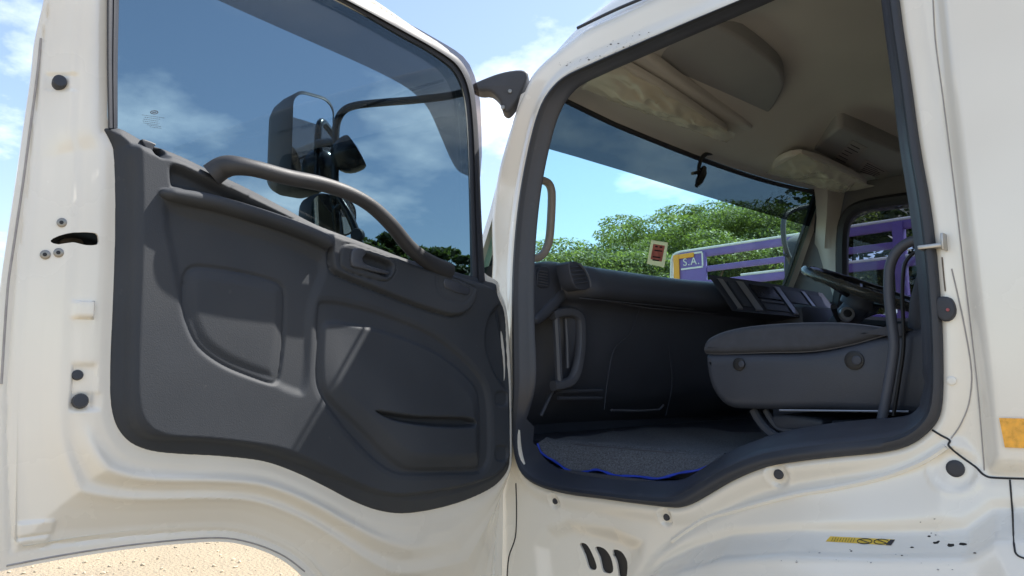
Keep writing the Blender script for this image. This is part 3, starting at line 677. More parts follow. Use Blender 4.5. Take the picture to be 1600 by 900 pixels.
# ---- window: glass, seal, smoked rain visor, maker's etching
GL = crom(np.array([d2(x, y, -0.045) for x, y in [(172, -185), (172, 0), (174, 215), (300, 275), (500, 380), (650, 432), (748, 446), (746, 330), (741, 220), (734, 150), (724, 116), (704, 92), (634, 48), (545, 0), (300, -128)]]), 3)
v, f = slab(GL, dP, -0.049, -0.045, 0.0005, 1); gl = mesh_obj('window_glass', v, f, 'door_glass', DOOR, smooth=False)
def ribbon(pa, pb, ws, m, name, par):
    """rolled strip between two pixel polylines: ws = list of (t, w)"""
    A_ = crom(np.array(pa, float), 4, False); B_ = crom(np.array(pb, float), 4, False)
    loops = [np.array([onD(*(a*(1-t)+b*t), w_) for a, b in zip(A_, B_)]) for t, w_ in ws]
    return mesh_obj(name, *loft(loops, False), m, par, sharp=70)
prof_ = [(0, -0.03), (0, -0.018), (0.15, -0.011), (0.40, -0.011), (0.5, -0.020), (0.6, -0.018), (0.85, -0.022), (1.0, -0.046)]
SA = [(758, 440), (752, 330), (748, 220), (742, 150), (733, 116), (715, 90), (680, 68), (640, 45), (555, 0), (430, -64), (300, -128), (185, -188)]
SB = [(735, 440), (733, 330), (730, 220), (726, 165), (718, 133), (703, 108), (668, 82), (628, 60), (537, 8), (415, -52), (292, -112), (185, -168)]
ribbon(SA, SB, prof_, 'rubber', 'window_seal', DOOR)
ribbon([(168, -190), (167, 0), (167, 100), (169, 200)], [(189, -190), (186, 0), (184, 100), (184, 200)], prof_, 'rubber', 'window_seal', DOOR)
RV = crom(np.array([d2(x, y, -0.14) for x, y in [(200, -70), (345, 0), (400, 25), (490, 65), (575, 103), (628, 130), (655, 150), (673, 172), (690, 210), (705, 245), (716, 264), (728, 272), (752, 276), (752, 160), (735, 100), (700, 70), (545, -15), (300, -140), (190, -195)]]), 3)
v, f = slab(RV, dP, -0.146, -0.143, 0.001, 1); mesh_obj('rain_visor', v, f, 'smoked', DOOR, smooth=False)
# etching on the glass
et = []
def bar(x0, y0, x1, y1, r=0.00045):
    et.append(tube(np.array([onD(x0, y0, -0.0442), onD(x1, y1, -0.0442)]), r, DN, 4))
for t in np.linspace(0, 2*math.pi, 9)[:-1]:
    t2 = t+2*math.pi/8; bar(241+6*math.cos(t), 175.5+2.6*math.sin(t), 241+6*math.cos(t2), 175.5+2.6*math.sin(t2), 0.0009)
bar(238, 175.5, 244, 175.5, 0.0010)
for i, (y, x0, x1) in enumerate([(179.5, 222, 257), (183, 226, 250), (186, 224, 247), (189, 223, 249), (192, 224, 248), (195, 230, 252), (198, 234, 252)]):
    x = x0
    while x < x1:
        l_ = 1.2+2.2*random.random(); bar(x, y+(x-x0)*0.14, min(x+l_, x1), y+(min(x+l_, x1)-x0)*0.14); x += l_+0.9
mesh_obj('glass_etching', *join(et), 'ink', gl)

# ================================================================== windscreen and cab interior
WS0 = np.array([-1.615, 0, 2.40]); WSN = np.array([0.57, 0, -0.26]); WSN /= np.linalg.norm(WSN)
def onW(px, py, off=0.0): return onplane(px, py, WS0+WSN*off, WSN)
v = np.array([(-1.595, 1.60, 2.444), (-1.595, 3.60, 2.444), (-1.885, 3.62, 1.808), (-1.885, 1.58, 1.808)])
v = np.concatenate([v, v-WSN*0.006]); f = [[0, 1, 2, 3], [7, 6, 5, 4], [0, 4, 5, 1], [1, 5, 6, 2], [2, 6, 7, 3], [3, 7, 4, 0]]
wsg = mesh_obj('windscreen', v, f, 'screen_glass', TR, smooth=False)
lowe = [(815, 220), (840, 228), (900, 245), (980, 269), (1060, 294), (1150, 321), (1230, 344), (1285, 360)]
tope = [(815, 110), (840, 120), (900, 145), (980, 180), (1060, 214), (1150, 244), (1230, 268), (1290, 285)]
tb = np.concatenate([[onW(x, y, 0.004) for x, y in lowe], [onW(x, y, 0.004) for x, y in tope]]); n = len(lowe)
tb[:, 1] = np.clip(tb[:, 1], 1.61, 3.59)
mesh_obj('tint_band', tb, [[i, i+1, n+i+1, n+i] for i in range(n-1)], 'tint_film', wsg, smooth=False)
def wq(name, pts, off, m, par):
    a = [onW(x, y, off) for x, y in pts]; b = [p-WSN*0.0006 for p in a]; k = len(a)
    return mesh_obj(name, np.array(a+b), [list(range(k))]+[[i, (i+1) % k, k+(i+1) % k, k+i] for i in range(k)], m, par, smooth=False)
st = wq('licence_sticker', [(1018, 375), (1044, 379), (1038, 418), (1011, 412)], 0.004, 'cream_sticker', wsg)
wq('sticker_print', [(1021, 381), (1039, 384), (1034, 409), (1016.5, 405)], 0.0055, 'pink_sticker', st)
for (x, y, l_) in [(1024, 384, 4), (1031, 385, 4), (1023, 390, 12), (1020, 400, 12), (1020, 405, 10)]:
    wq('sticker_text', [(x, y), (x+l_, y+l_*0.13), (x+l_-0.5, y+2+l_*0.13), (x-0.5, y+2)], 0.007, 'ink', st)
# black rubber border round the screen (inside)
HE = [(862, 146), (900, 165), (960, 194), (1020, 219), (1080, 243), (1140, 265), (1200, 284), (1250, 296), (1272, 300)]
q = np.array([onW(x, y, 0.012) for x, y in HE]); v, f = tube(crom(q, 3, False), 0.010, WSN, 8, flat=1.0); mesh_obj('screen_border', v, f, 'rubber', TR)
q = np.array([onW(x, y, 0.012) for x, y in [(1268, 299), (1277, 304), (1279, 320), (1274, 380), (1266, 440), (1262, 480)]]); v, f = tube(crom(q, 4, False), 0.014, WSN, 8); mesh_obj('screen_border', v, f, 'rubber', TR)
# headliner: its front edge lies on the screen's upper border
he = np.array([onW(x, y-4, 0.02) for x, y in [(800, 108)]+HE+[(1300, 300)]])
ysl = np.linspace(1.575, 3.665, 44); vs = np.concatenate([np.linspace(0, 0.55, 22), np.linspace(0.6, 1.95, 10)])
loops = []
for y in ysl:
    zf = np.interp(y, he[:, 1], he[:, 2]); xf = np.interp(y, he[:, 1], he[:, 0]); e = min(y-1.575, 3.665-y)
    se = ss(-0.02, 0.30, e); lp = []
    for dv_ in vs:
        z = zf + (2.500-zf)*ss(0.02, 0.55, dv_)*se + 0.012*ss(0, 0.03, dv_)
        lp.append((xf+dv_, y, z))
    loops.append(lp)
hl = mesh_obj('headliner', *loft(loops, False), 'headliner', TR)
# overhead consoles
def flat_slab(name, pts, z, th, m, par, sub=3, bev=0.012):
    P2 = crom(np.array([onZ(x, y, z)[:2] for x, y in pts]), sub)
    v, f = slab(P2, lambda a, b, w_: np.array([a, b, w_]), z+th, z, bev); return mesh_obj(name, v, f, m, par)
flat_slab('overhead_shelf', [(1007, 83), (1012, 80), (1090, 36), (1105, 36), (1160, 62), (1215, 105), (1226, 128), (1222, 145), (1206, 172), (1182, 197), (1172, 194), (1090, 143)], 2.462, 0.07, 'overhead', TR)
flat_slab('shelf_rail', [(962, 96), (984, 84), (1004, 84), (1090, 146), (1176, 200), (1164, 206), (1120, 196), (1040, 148)], 2.425, 0.03, 'headliner', TR)
osl = flat_slab('overhead_shelf', [(1268, 238), (1280, 226), (1306, 203), (1320, 201), (1400, 236), (1430, 250), (1430, 286), (1385, 287), (1330, 264)], 2.440, 0.07, 'overhead', TR)
for nm, pts in (('warning_label', [(1299, 249), (1332, 219), (1356, 231), (1325, 262)]), ('warning_label', [(1337, 268), (1352, 249), (1391, 270), (1380, 281)])):
    a = [onZ(x, y, 2.4385) for x, y in pts]; b = [p+np.array([0, 0, 0.001]) for p in a]
    lb = mesh_obj(nm, np.array(a+b), [[0, 1, 2, 3]]+[[i, (i+1) % 4, 4+(i+1) % 4, 4+i] for i in range(4)], 'label_grey', osl, smooth=False)
    for k in range(6):
        t = 0.14+k*0.14; q0 = a[0]*(1-t)+a[1]*t; q1 = a[3]*(1-t)+a[2]*t; c0 = q0*0.88+q1*0.12; c1 = q0*(0.2+0.3*random.random()); c1 = c1+q1*(1-c1[2]/q0[2])
        v, f = tube(np.array([c0-[0, 0, 0.0008], c1-[0, 0, 0.0008]]), 0.0016, (0, 0, 1), 4); mesh_obj('label_text', v, f, 'ink', osl)
# sun visors still wrapped in crumpled plastic film
def visor(quad, z, name='sun_visor'):
    c = [onZ(x, y, z) for x, y in quad]     # front-left, back-left, back-right, front-right
    pad = np.array([c[0][:2]*0.94+c[2][:2]*0.06, c[1][:2]*0.94+c[3][:2]*0.06, c[2][:2]*0.94+c[0][:2]*0.06, c[3][:2]*0.94+c[1][:2]*0.06])
    P2 = resample(crom(pad, 6), 40)
    v, f = slab(P2, lambda a, b, w_: np.array([a, b, w_]), z+0.03, z+0.008, 0.008); vo = mesh_obj(name, v, f, 'headliner', TR)
    nu, nv_ = 60, 22; V = []
    from mathutils import noise as mn
    for i in range(nu):
        for j in range(nv_):
            u, t = i/(nu-1), j/(nv_-1)
            p = (c[0]*(1-u)+c[3]*u)*(1-t)+(c[1]*(1-u)+c[2]*u)*t
            ed = min(u, 1-u)*4; ed2 = min(t, 1-t)*4
            q = Vector((p[0]*15+p[1]*5, p[1]*3.2-p[0]*3, z*3)); r_ = mn.ridged_multi_fractal(q, 0.9, 2.1, 4, 1.0, 2.0) if hasattr(mn, 'ridged_multi_fractal') else mn.noise(q)
            s_ = mn.noise(Vector((p[0]*5, p[1]*5, 1.0)))
            sag = 0.012*min(1, ed)*min(1, ed2)
            p = p+np.array([0.012*mn.noise(Vector((u*14, 0, 5.0)))*(1 if t in (0, 1) else 0), 0.0, -sag-0.017*(r_-1.0)*min(1, ed)*min(1, ed2+0.15)-0.006*s_])
            V.append(p)
    Fc = [[i*nv_+j, (i+1)*nv_+j, (i+1)*nv_+j+1, i*nv_+j+1] for i in range(nu-1) for j in range(nv_-1)]
    mesh_obj('plastic_wrap', np.array(V), Fc, 'film', vo, sharp=60)
visor([(908, 138), (950, 92), (1150, 212), (1135, 224)], 2.385)
visor([(1196, 270), (1250, 240), (1366, 292), (1312, 302)], 2.375)
# rear view mirror bracket
a = onW(1108, 238, 0.03)
m1 = tube(np.array([onX(1112, 237, a[0]), onX(1103, 240, a[0]), onX(1095, 248, a[0]), onX(1092, 262, a[0]+0.01), onX(1092, 272, a[0]+0.02)]), [0.016, 0.010, 0.008, 0.008, 0.008], (0, 1, 0), 8)
m2 = tube(np.array([onX(1100, 262, a[0]+0.02), onX(1098, 272, a[0]+0.03), onX(1093, 282, a[0]+0.035), onX(1088, 291, a[0]+0.035)]), [0.010, 0.016, 0.016, 0.007], (0, 1, 0), 8)
m3 = tube(np.array([onX(1082, 271, a[0]+0.02), onX(1096, 268, a[0]+0.02)]), 0.007, (0, 0, 1), 8)
mesh_obj('mirror_bracket', *join([m1, m2, m3]), 'black_gloss', TR)
# grab handle on the near screen pillar
q = crom(np.array([onX(x, y, -1.66) for x, y in [(818, 284), (832, 282), (848, 282), (858, 288), (862, 302), (861, 340), (858, 375), (852, 392), (842, 402), (828, 404), (815, 404)]]), 4, False)
v, f = tube(q, 0.0128, (1, 0, 0), 12, sq=1.25); mesh_obj('pillar_handle', v, f, 'grab_beige', TR, sharp=80)
# near pillar lining
loops = [[(x+0.03, 1.555, z), (x+0.0, 1.57, z), (x-0.03, 1.60, z), (x-0.05, 1.615, z)] for x, z in [(-1.78, 1.80), (-1.69, 2.05), (-1.60, 2.28), (-1.55, 2.40)]]
mesh_obj('pillar_lining', *loft(loops, False), 'pillar_beige', TR)
# far pillar lining: between the screen border and the far window
loops = []
for (xa, xb, y_) in [(1272, 1322, 292), (1274, 1318, 310), (1276, 1312, 340), (1272, 1310, 390), (1266, 1312, 440), (1262, 1316, 480), (1258, 1325, 520)]:
    p = onW(xa, y_, 0.03); p2 = onY(xb, y_, 3.645); loops.append([p, p*0.6+p2*0.4+np.array([0.02, -0.035, 0]), p*0.25+p2*0.75+np.array([0.0, -0.02, 0]), p2])
mesh_obj('pillar_lining', *loft(loops, False), 'pillar_beige', TR)
# far side wall with its window
FW = crom(np.array([onY(x, y, 3.66)[[0, 2]] for x, y in [(1318, 500), (1318, 440), (1318, 380), (1322, 348), (1334, 330), (1356, 321), (1420, 311), (1480, 305), (1560, 300), (1620, 298), (1650, 330), (1660, 440), (1640, 500)]]), 3)
wall = np.array([(-1.90, 1.25), (-1.90, 1.85), (-1.62, 2.46), (0.45, 2.52), (0.45, 1.25)])
fs = field('far_door', wall, [FW], 0.03, lambda P: np.zeros(len(P)), lambda a, b, w_: np.array([a, 3.66-w_, b]), 'far_door', TR, rim=-0.03)
v, f = tube(np.stack([FW[:, 0], np.full(len(FW), 3.645), FW[:, 1]], 1), 0.030, (0, 1, 0), 8, True); mesh_obj('window_seal', v, f, 'rubber', fs)
v, f = slab(FW, lambda a, b, w_: np.array([a, w_, b]), 3.674, 3.670, 0.0005, 1); mesh_obj('window_glass', v, f, 'side_glass', fs, smooth=False)
q = [onY(x, y, 3.78) for x, y in [(1322, 346), (1334, 332), (1356, 323), (1480, 307), (1480, 317), (1360, 332), (1340, 340), (1326, 356)]]
v, f = slab(np.array([p[[0, 2]] for p in q]), lambda a, b, w_: np.array([a, w_, b]), 3.784, 3.78, 0.0008, 1); mesh_obj('rain_visor', v, f, 'smoked', fs, smooth=False)

# floor, firewall, rear wall, engine tunnel
v, f = box((-2.0, 1.645, 1.22), (-0.1, 3.65, 1.30)); mesh_obj('cab_floor', v, f, 'dash_dark', TR)
v, f = box((-1.74, 1.575, 1.05), (-0.5, 1.70, 1.232)); mesh_obj('sill_step', v, f, 'dash_dark', TR)
v, f = box((-1.935, 1.56, 1.22), (-1.86, 3.65, 1.80)); mesh_obj('firewall', v, f, 'dash_dark', TR)
v, f = box((0.30, 1.55, 1.25), (0.40, 3.66, 2.6)); mesh_obj('rear_wall', v, f, 'overhead', TR)
v, f = box((-1.3, 2.38, 1.28), (0.3, 2.98, 1.52), 0.06); mesh_obj('engine_cover', v, f, 'dash', TR)
# dashboard: a section swept across the cab
def sweep(prof, ys, name, m, shift=None, cap=True):
    pr = crom(np.array(prof, float), 4, False); loops = []
    for i, y in enumerate(ys):
        s = shift(y) if shift else (0, 0); loops.append([(x+s[0], y, z+s[1]) for x, z in pr])
    V, Fc = loft(loops, False)
    if cap:
        n = len(pr); Fc.append(list(range(n))); Fc.append([(len(ys)-1)*n+k for k in range(n)])
    return mesh_obj(name, V, Fc, m, TR)
zt = 1.866
DP = [(-1.86, 1.80), (-1.83, 1.84), (-1.74, zt), (-1.64, zt), (-1.595, zt-0.012), (-1.565, zt-0.05), (-1.555, zt-0.085), (-1.575, zt-0.11), (-1.64, zt-0.125), (-1.66, zt-0.15), (-1.68, 1.60), (-1.74, 1.44), (-1.82, 1.36), (-1.88, 1.32)]
da = sweep(DP, np.concatenate([[1.60, 1.605, 1.62], np.linspace(1.66, 3.62, 40)]), 'dashboard', 'dash', lambda y: (0.045*math.exp(-((y-2.9)/0.45)**2)-0.12*(1-float(ss(1.70, 1.80, y)))-0.02*math.exp(-((y-1.60)/0.02)**2), 0.006*math.exp(-((y-2.6)/0.18)**2)))
v, f = tube(np.array([(-1.585, y, zt-0.117) for y in np.linspace(1.75, 2.4, 8)]), 0.0018, (0, 0, 1), 6); mesh_obj('dash_seam', v, f, 'dash_grey', da)
# near end of the dash: rounded pod with side vents, sloping grey shoulder
px_pod = [(824, 470), (826, 432), (836, 414), (856, 407), (880, 408), (893, 418), (898, 434), (893, 452), (880, 470), (862, 490), (845, 505), (830, 510)]
pod2 = crom(np.array([onX(x, y, -1.645)[1:] for x, y in px_pod]), 4)
v, f = slab(pod2, lambda a, b, w_: np.array([w_, a, b]), -1.80, -1.645, 0.035, 5); pod = mesh_obj('dash_end_pod', v, f, 'dash', TR, sharp=80)
def grille(name, quad, x, n, par, m='dash_dark', off=0.0):
    P2 = crom(np.array([onX(a, b, x)[1:] for a, b in quad]), 3); v, f = slab(P2, lambda a, b, w_: np.array([w_, a, b]), x-0.02, x+0.003, 0.003); g_ = mesh_obj(name, v, f, m, par)
    q = np.array(quad, float)
    for k in range(n):
        t = (k+0.7)/(n+0.4); a_ = onX(*(q[0]*(1-t)+q[3]*t+np.array([1.5, 0])), x+0.005); b_ = onX(*(q[1]*(1-t)+q[2]*t+np.array([-1.5, 3.0])), x+0.005)
        v, f = tube(np.array([a_, b_]), 0.0022, (0, 0, 1), 5); mesh_obj('vent_slat', v, f, 'dash_grey', par)
grille('side_vent', [(841, 420), (857, 419), (858, 447), (840, 447)], -1.643, 6, pod)
ve = [(889, 412), (906, 411), (918, 432), (922, 450), (900, 450)]
P2 = crom(np.array([onX(a, b, -1.545)[1:] for a, b in ve]), 3); v, f = slab(P2, lambda a, b, w_: np.array([w_, a, b]), -1.60, -1.545, 0.004); vn = mesh_obj('air_vent', v, f, 'dash_dark', TR)
for k in range(5):
    t = (k+0.6)/5.4; a_ = onX(890+t*10, 414+t*34, -1.541); b_ = onX(906+t*14, 413+t*32, -1.541); v, f = tube(np.array([a_, b_]), 0.002, (0, 0, 1), 5); mesh_obj('vent_slat', v, f, 'dash', vn)
q = crom(np.array([onX(x, y, -1.54) for x, y in [(905, 412), (914, 422), (921, 436), (923, 448)]]), 4, False); v, f = tube(q, 0.0035, (1, 0, 0), 6); mesh_obj('vent_rim', v, f, 'dash_grey', vn)
SH = [(890, 440), (897, 452), (880, 476), (858, 498), (842, 508), (836, 496), (850, 480), (872, 458)]
P2 = crom(np.array([onX(x, y, -1.635)[1:] for x, y in SH]), 3); v, f = slab(P2, lambda a, b, w_: np.array([w_, a, b]), -1.70, -1.635, 0.018, 4); mesh_obj('shoulder_trim', v, f, 'dash', TR)
# glove box front below the dash and a painted glint along its edge
GB = [(898, 458), (912, 457), (935, 464), (942, 476), (940, 510), (930, 540), (912, 565), (900, 570), (897, 520)]
P2 = crom(np.array([onX(x, y, -1.70)[1:] for x, y in GB]), 3); v, f = slab(P2, lambda a, b, w_: np.array([w_, a, b]), -1.80, -1.70, 0.016, 4); mesh_obj('kick_panel', v, f, 'dash', TR)
for nm, pts, xx, rr in (('glovebox_seam', [(1000, 478), (985, 520), (960, 545), (950, 590), (944, 640)], -1.64, 0.0016), ('glovebox_glint', [(905, 457), (950, 470), (1010, 481), (1080, 487), (1140, 492)], -1.60, 0.003), ('glovebox_seam', [(1045, 540), (1050, 600), (1040, 650)], -1.66, 0.0012)):
    q = crom(np.array([onX(x, y, xx) for x, y in pts]), 4, False); v, f = tube(q, rr*0.8, (1, 0, 0), 6); mesh_obj(nm, v, f, 'dash' if 'seam' in nm else 'dash_grey', TR)
# centre stack: sloping face with silver strips, recessed screens and switch rows
CF = lambda y, t, o=0.0: np.array([-1.562+0.085*t+0.8*o + 0.03*math.exp(-((y-2.9)/0.45)**2), y, 1.872-0.125*t+0.6*o])
cs = loft([[CF(y, t, 0.0) for t in (-0.12, 0, 0.04, 0.5, 1.0, 1.06)]+[CF(y, 1.06)-np.array([0.1, 0, 0.01])] for y in np.linspace(2.46, 3.45, 12)], False)
stack = mesh_obj('centre_stack', *cs, 'dash_dark', TR, sharp=30)
for (y, wd) in ((2.515, 0.036), (2.645, 0.052), (2.93, 0.045), (3.19, 0.036)):
    lp = [[CF(y-wd/2, t, o) , CF(y+wd/2, t, o)] for t, o in ((0.0, 0.002), (0.02, 0.007), (0.98, 0.007), (1.0, 0.002))]
    mesh_obj('silver_strip', *loft(lp, False), 'silver', stack)
for (y0, y1, t0, t1, m_) in ((2.71, 2.89, 0.06, 0.52, 'black_gloss'), (2.71, 2.89, 0.58, 0.66, 'dash_grey'), (2.71, 2.89, 0.72, 0.94, 'dash'), (2.97, 3.15, 0.06, 0.55, 'dash'), (2.97, 3.15, 0.62, 0.92, 'black_gloss'), (3.23, 3.42, 0.08, 0.8, 'dash'), (2.555, 2.61, 0.1, 0.9, 'dash')):
    lp = [[CF(y0, t, o), CF(y1, t, o)] for t, o in ((t0, 0.0), (t0+0.01, 0.005), (t1-0.01, 0.005), (t1, 0.0))]; mesh_obj('switch_panel', *loft(lp, False), m_, stack)
# driver's binnacle, column and plastic-wrapped steering wheel
sc_ = onY(1352, 452, 3.10); nrm = np.array([0.42, 0.0, 0.90]); nrm /= np.linalg.norm(nrm); e1 = np.array([0, 1.0, 0]); e2 = np.cross(nrm, e1)
RW = 0.240; ang = np.linspace(0, 2*math.pi, 72, endpoint=False)
q = np.array([sc_+RW*(math.cos(a)*e1+math.sin(a)*e2) for a in ang]); v, f = tube(q, 0.0195+0.002*np.sin(ang*17)*np.sin(ang*5+1), nrm, 12, True); swh = mesh_obj('steering_wheel', v, f, 'black_gloss', TR)
for a in (0.5, math.pi-0.5, -math.pi/2-0.35, -math.pi/2+0.35):
    v, f = tube(np.array([sc_-nrm*0.05, sc_-nrm*0.02+0.6*RW*(math.cos(a)*e1+math.sin(a)*e2), sc_+RW*(math.cos(a)*e1+math.sin(a)*e2)]), [0.022, 0.014, 0.012], nrm, 8); mesh_obj('wheel_spoke', v, f, 'black_gloss', swh)
v, f = disc(sc_-nrm*0.075, nrm, 0.075, 0.06, 24); mesh_obj('horn_pad', v, f, 'dash', swh)
q = np.array([sc_+(RW+0.004)*(math.cos(a)*e1+math.sin(a)*e2) for a in ang[30:58]]); v, f = tube(q, 0.0225+0.003*np.sin(np.arange(28)*2.3), nrm, 10); mesh_obj('plastic_wrap', v, f, 'film_clear', swh)
v, f = tube(np.array([sc_-nrm*0.06, sc_-nrm*0.22+np.array([-0.06, 0, 0]), sc_-nrm*0.42+np.array([-0.10, 0, 0])]), [0.05, 0.06, 0.075], (0, 1, 0), 12); mesh_obj('steering_column', v, f, 'dash', TR)
p = onY(1322, 492, 3.0); v, f = disc(p, (0.6, -0.75, 0.2), 0.030, 0.02, 20); ig = mesh_obj('ignition_barrel', v, f, 'silver', TR)
v, f = disc(p+np.array([0.6, -0.75, 0.2])*0.021, (0.6, -0.75, 0.2), 0.016, 0.006, 16); mesh_obj('key_slot', v, f, 'black', ig)
for sg in (-1, 1):
    v, f = tube(np.array([sc_-nrm*0.16+np.array([-0.04, 0, 0]), sc_-nrm*0.13+np.array([-0.02, sg*0.12, 0.01]), sc_-nrm*0.11+np.array([0.0, sg*0.20, 0.02])]), [0.008, 0.009, 0.012], (0, 0, 1), 8); mesh_obj('column_stalk', v, f, 'black', TR)
v, f = box((-1.62, 2.95, 1.62), (-1.42, 3.40, 1.80), 0.05); mesh_obj('driver_binnacle', v, f, 'dash_dark', TR)
# black kick-side grab handle by the dash end
q = crom(np.array([onX(x, y, -1.66) for x, y in [(862, 492), (880, 488), (896, 489), (906, 500), (907, 540), (902, 575), (893, 594), (878, 601), (864, 603)]]), 4, False)
v, f = tube(q, 0.0165, (1, 0, 0), 10, sq=1.3); mesh_obj('step_handle', v, f, 'dash_grey', TR)
q = np.array([onX(x, y, -1.66) for x, y in [(868, 488), (870, 520), (872, 560), (874, 604)]]); v, f = tube(q, 0.0125, (1, 0, 0), 8); mesh_obj('step_handle', v, f, 'dash_grey', TR)
q = np.array([onX(x, y, -1.67) for x, y in [(884, 498), (886, 530), (887, 575)]]); v, f = tube(q, 0.006, (1, 0, 0), 8); mesh_obj('handle_insert', v, f, 'dash_grey', TR)
v, f = box((-1.86, 1.585, 1.30), (-1.70, 1.62, 1.80), 0.015); mesh_obj('side_lining', v, f, 'dash', TR)
q = [onX(x, y, -1.66) for x, y in [(955, 641), (1000, 642), (1030, 640), (1037, 633)]]; v, f = tube(np.array(q), 0.004, (1, 0, 0), 6); mesh_obj('heater_flap', v, f, 'dash_grey', TR)
for (x0, y0, x1, y1) in [(866, 605, 845, 650), (870, 612, 940, 610), (872, 622, 940, 622)]:
    q = [onX(x0, y0, -1.69), onX(x1, y1, -1.69)]; v, f = tube(np.array(q), 0.006, (1, 0, 0), 6); mesh_obj('lining_rib', v, f, 'dash', TR)
# passenger seat
YS = 1.74
ST = crom(np.array([onY(x, y, YS)[[0, 2]] for x, y in [(1100, 556), (1112, 553), (1200, 552), (1270, 550), (1330, 538), (1390, 522), (1440, 512), (1560, 505), (1560, 642), (1300, 641), (1160, 639), (1132, 634), (1112, 612), (1103, 585)]]), 3)
v, f = slab(ST, lambda a, b, w_: np.array([a, w_, b]), YS+0.46, YS, 0.022, 4); seat = mesh_obj('seat_shell', v, f, 'seat_shell', TR, sharp=60)
CU = crom(np.array([onY(x, y, YS)[[0, 2]] for x, y in [(1101, 552), (1099, 541), (1106, 530), (1130, 519), (1170, 511), (1230, 506), (1300, 505), (1345, 508), (1390, 514), (1420, 514), (1380, 523), (1330, 537), (1270, 548), (1200, 550)]]), 3)
v, f = slab(CU, lambda a, b, w_: np.array([a, w_, b]), YS+0.455, YS-0.004, 0.016, 5); mesh_obj('seat_cushion', v, f, 'seat_cloth', seat, sharp=80)
q = np.stack([CU[:, 0], np.full(len(CU), YS+0.012), CU[:, 1]], 1); v, f = tube(q, 0.0028, (0, 1, 0), 6, True); mesh_obj('cushion_piping', v, f, 'dash_grey', seat)
BK = crom(np.array([(-0.62, 1.60), (-0.50, 1.58), (-0.40, 1.75), (-0.33, 2.05), (-0.30, 2.16), (-0.38, 2.2), (-0.46, 2.12), (-0.55, 1.85)]), 3)
v, f = slab(BK, lambda a, b, w_: np.array([a, w_, b]), YS+0.46, YS+0.02, 0.03, 4); mesh_obj('seat_backrest', v, f, 'seat_cloth', seat, sharp=80)
for (x, y, r) in [(1155, 569, 0.017), (1335, 563, 0.022)]:
    p = onY(x, y, YS-0.001); v, f = disc(p, (0, -1, 0), r, 0.004, 20); c_ = mesh_obj('bolt_recess_shade', v, f, 'black', seat)  # black disc stands for the shade inside the bolt hole
    p = onY(x+4, y, YS-0.005); v, f = disc(p, (0, -1, 0), r*0.5, 0.004, 14); mesh_obj('seat_bolt', v, f, 'dash_dark', seat)  # bolt coloured dark for the dimness of its recess
q = crom(np.array([onY(x, y, YS+0.06) for x, y in [(1178, 640), (1186, 655), (1200, 672), (1218, 684)]]), 3, False); v, f = tube(q, 0.012, (0, 1, 0), 8, sq=1.4); mesh_obj('seat_leg', v, f, 'seat_shell', seat)
q = crom(np.array([onY(x, y, YS+0.06) for x, y in [(1197, 640), (1206, 656), (1218, 668), (1250, 676)]]), 3, False); v, f = tube(q, 0.009, (0, 1, 0), 8, sq=1.4); mesh_obj('seat_leg', v, f, 'seat_shell', seat)
for pts in ([(1208, 648), (1282, 655), (1284, 668), (1262, 672), (1214, 670)], [(1300, 657), (1380, 660), (1380, 672), (1302, 668)]):
    P2 = crom(np.array([onY(x, y, YS+0.05)[[0, 2]] for x, y in pts]), 3); v, f = slab(P2, lambda a, b, w_: np.array([a, w_, b]), YS+0.40, YS+0.05, 0.008); mesh_obj('seat_rail_cover', v, f, 'seat_shell', seat)
v, f = tube(np.array([onY(1218, 641, YS-0.003), onY(1420, 643, YS-0.003)]), 0.0025, (0, 1, 0), 6); mesh_obj('trim_line', v, f, 'silver', seat)
# tall entry rail by the rear edge of the opening
q = crom(np.array([onY(x, y, 1.66) for x, y in [(1460, 372), (1436, 374), (1414, 382), (1398, 398), (1390, 420), (1389, 460), (1394, 510), (1397, 540), (1392, 580), (1384, 625), (1377, 662)]]), 5, False)
v, f = tube(q, 0.0108, (0, 1, 0), 12); mesh_obj('entry_rail', v, f, 'dash', TR)
q = crom(np.array([onY(x, y, 1.72) for x, y in [(1462, 388), (1440, 390), (1424, 398), (1413, 415), (1410, 460), (1412, 540), (1404, 600), (1396, 650)]]), 5, False)
v, f = tube(q, 0.004, (0, 1, 0), 8); mesh_obj('belt_webbing', v, f, 'black', TR)

# ================================================================== mirrors
PA, PB = np.array([-1.72, 1.49, 0]), np.array([-2.16, 1.10, 0]); pn = np.cross(PB-PA, [0, 0, 1]); pn /= np.linalg.norm(pn)
def onM(px, py, off=0.0): return onplane(px, py, PA+pn*off, pn)
q = crom(np.array([onM(x, y) for x, y in [(800, 130), (770, 136), (735, 142), (700, 150), (650, 156), (600, 160), (560, 164), (541, 170), (530, 182), (525, 200), (524, 240), (524, 290), (530, 310), (545, 335), (560, 372), (566, 400)]]), 4, False)
v, f = tube(q, 0.0125, pn, 10); arm = mesh_obj('mirror_arm', v, f, 'black_gloss', TR)
BR = [(738, 138), (765, 125), (790, 117), (815, 114), (826, 120), (820, 140), (808, 165), (795, 180), (786, 176), (782, 162), (768, 148), (750, 147)]
P2 = [onM(x, y) for x, y in BR]; c0 = P2[0]; ex = (PB-PA)/np.linalg.norm(PB-PA)
p2 = crom(np.array([(np.dot(p-c0, ex), p[2]-c0[2]) for p in P2]), 3)
v, f = slab(p2, lambda a, b, w_: c0+ex*a+np.array([0, 0, b])+pn*w_, -0.03*np.sign(np.dot(CAM-PA, pn)), 0.03*np.sign(np.dot(CAM-PA, pn)), 0.01); mesh_obj('arm_bracket', v, f, 'chassis', arm)
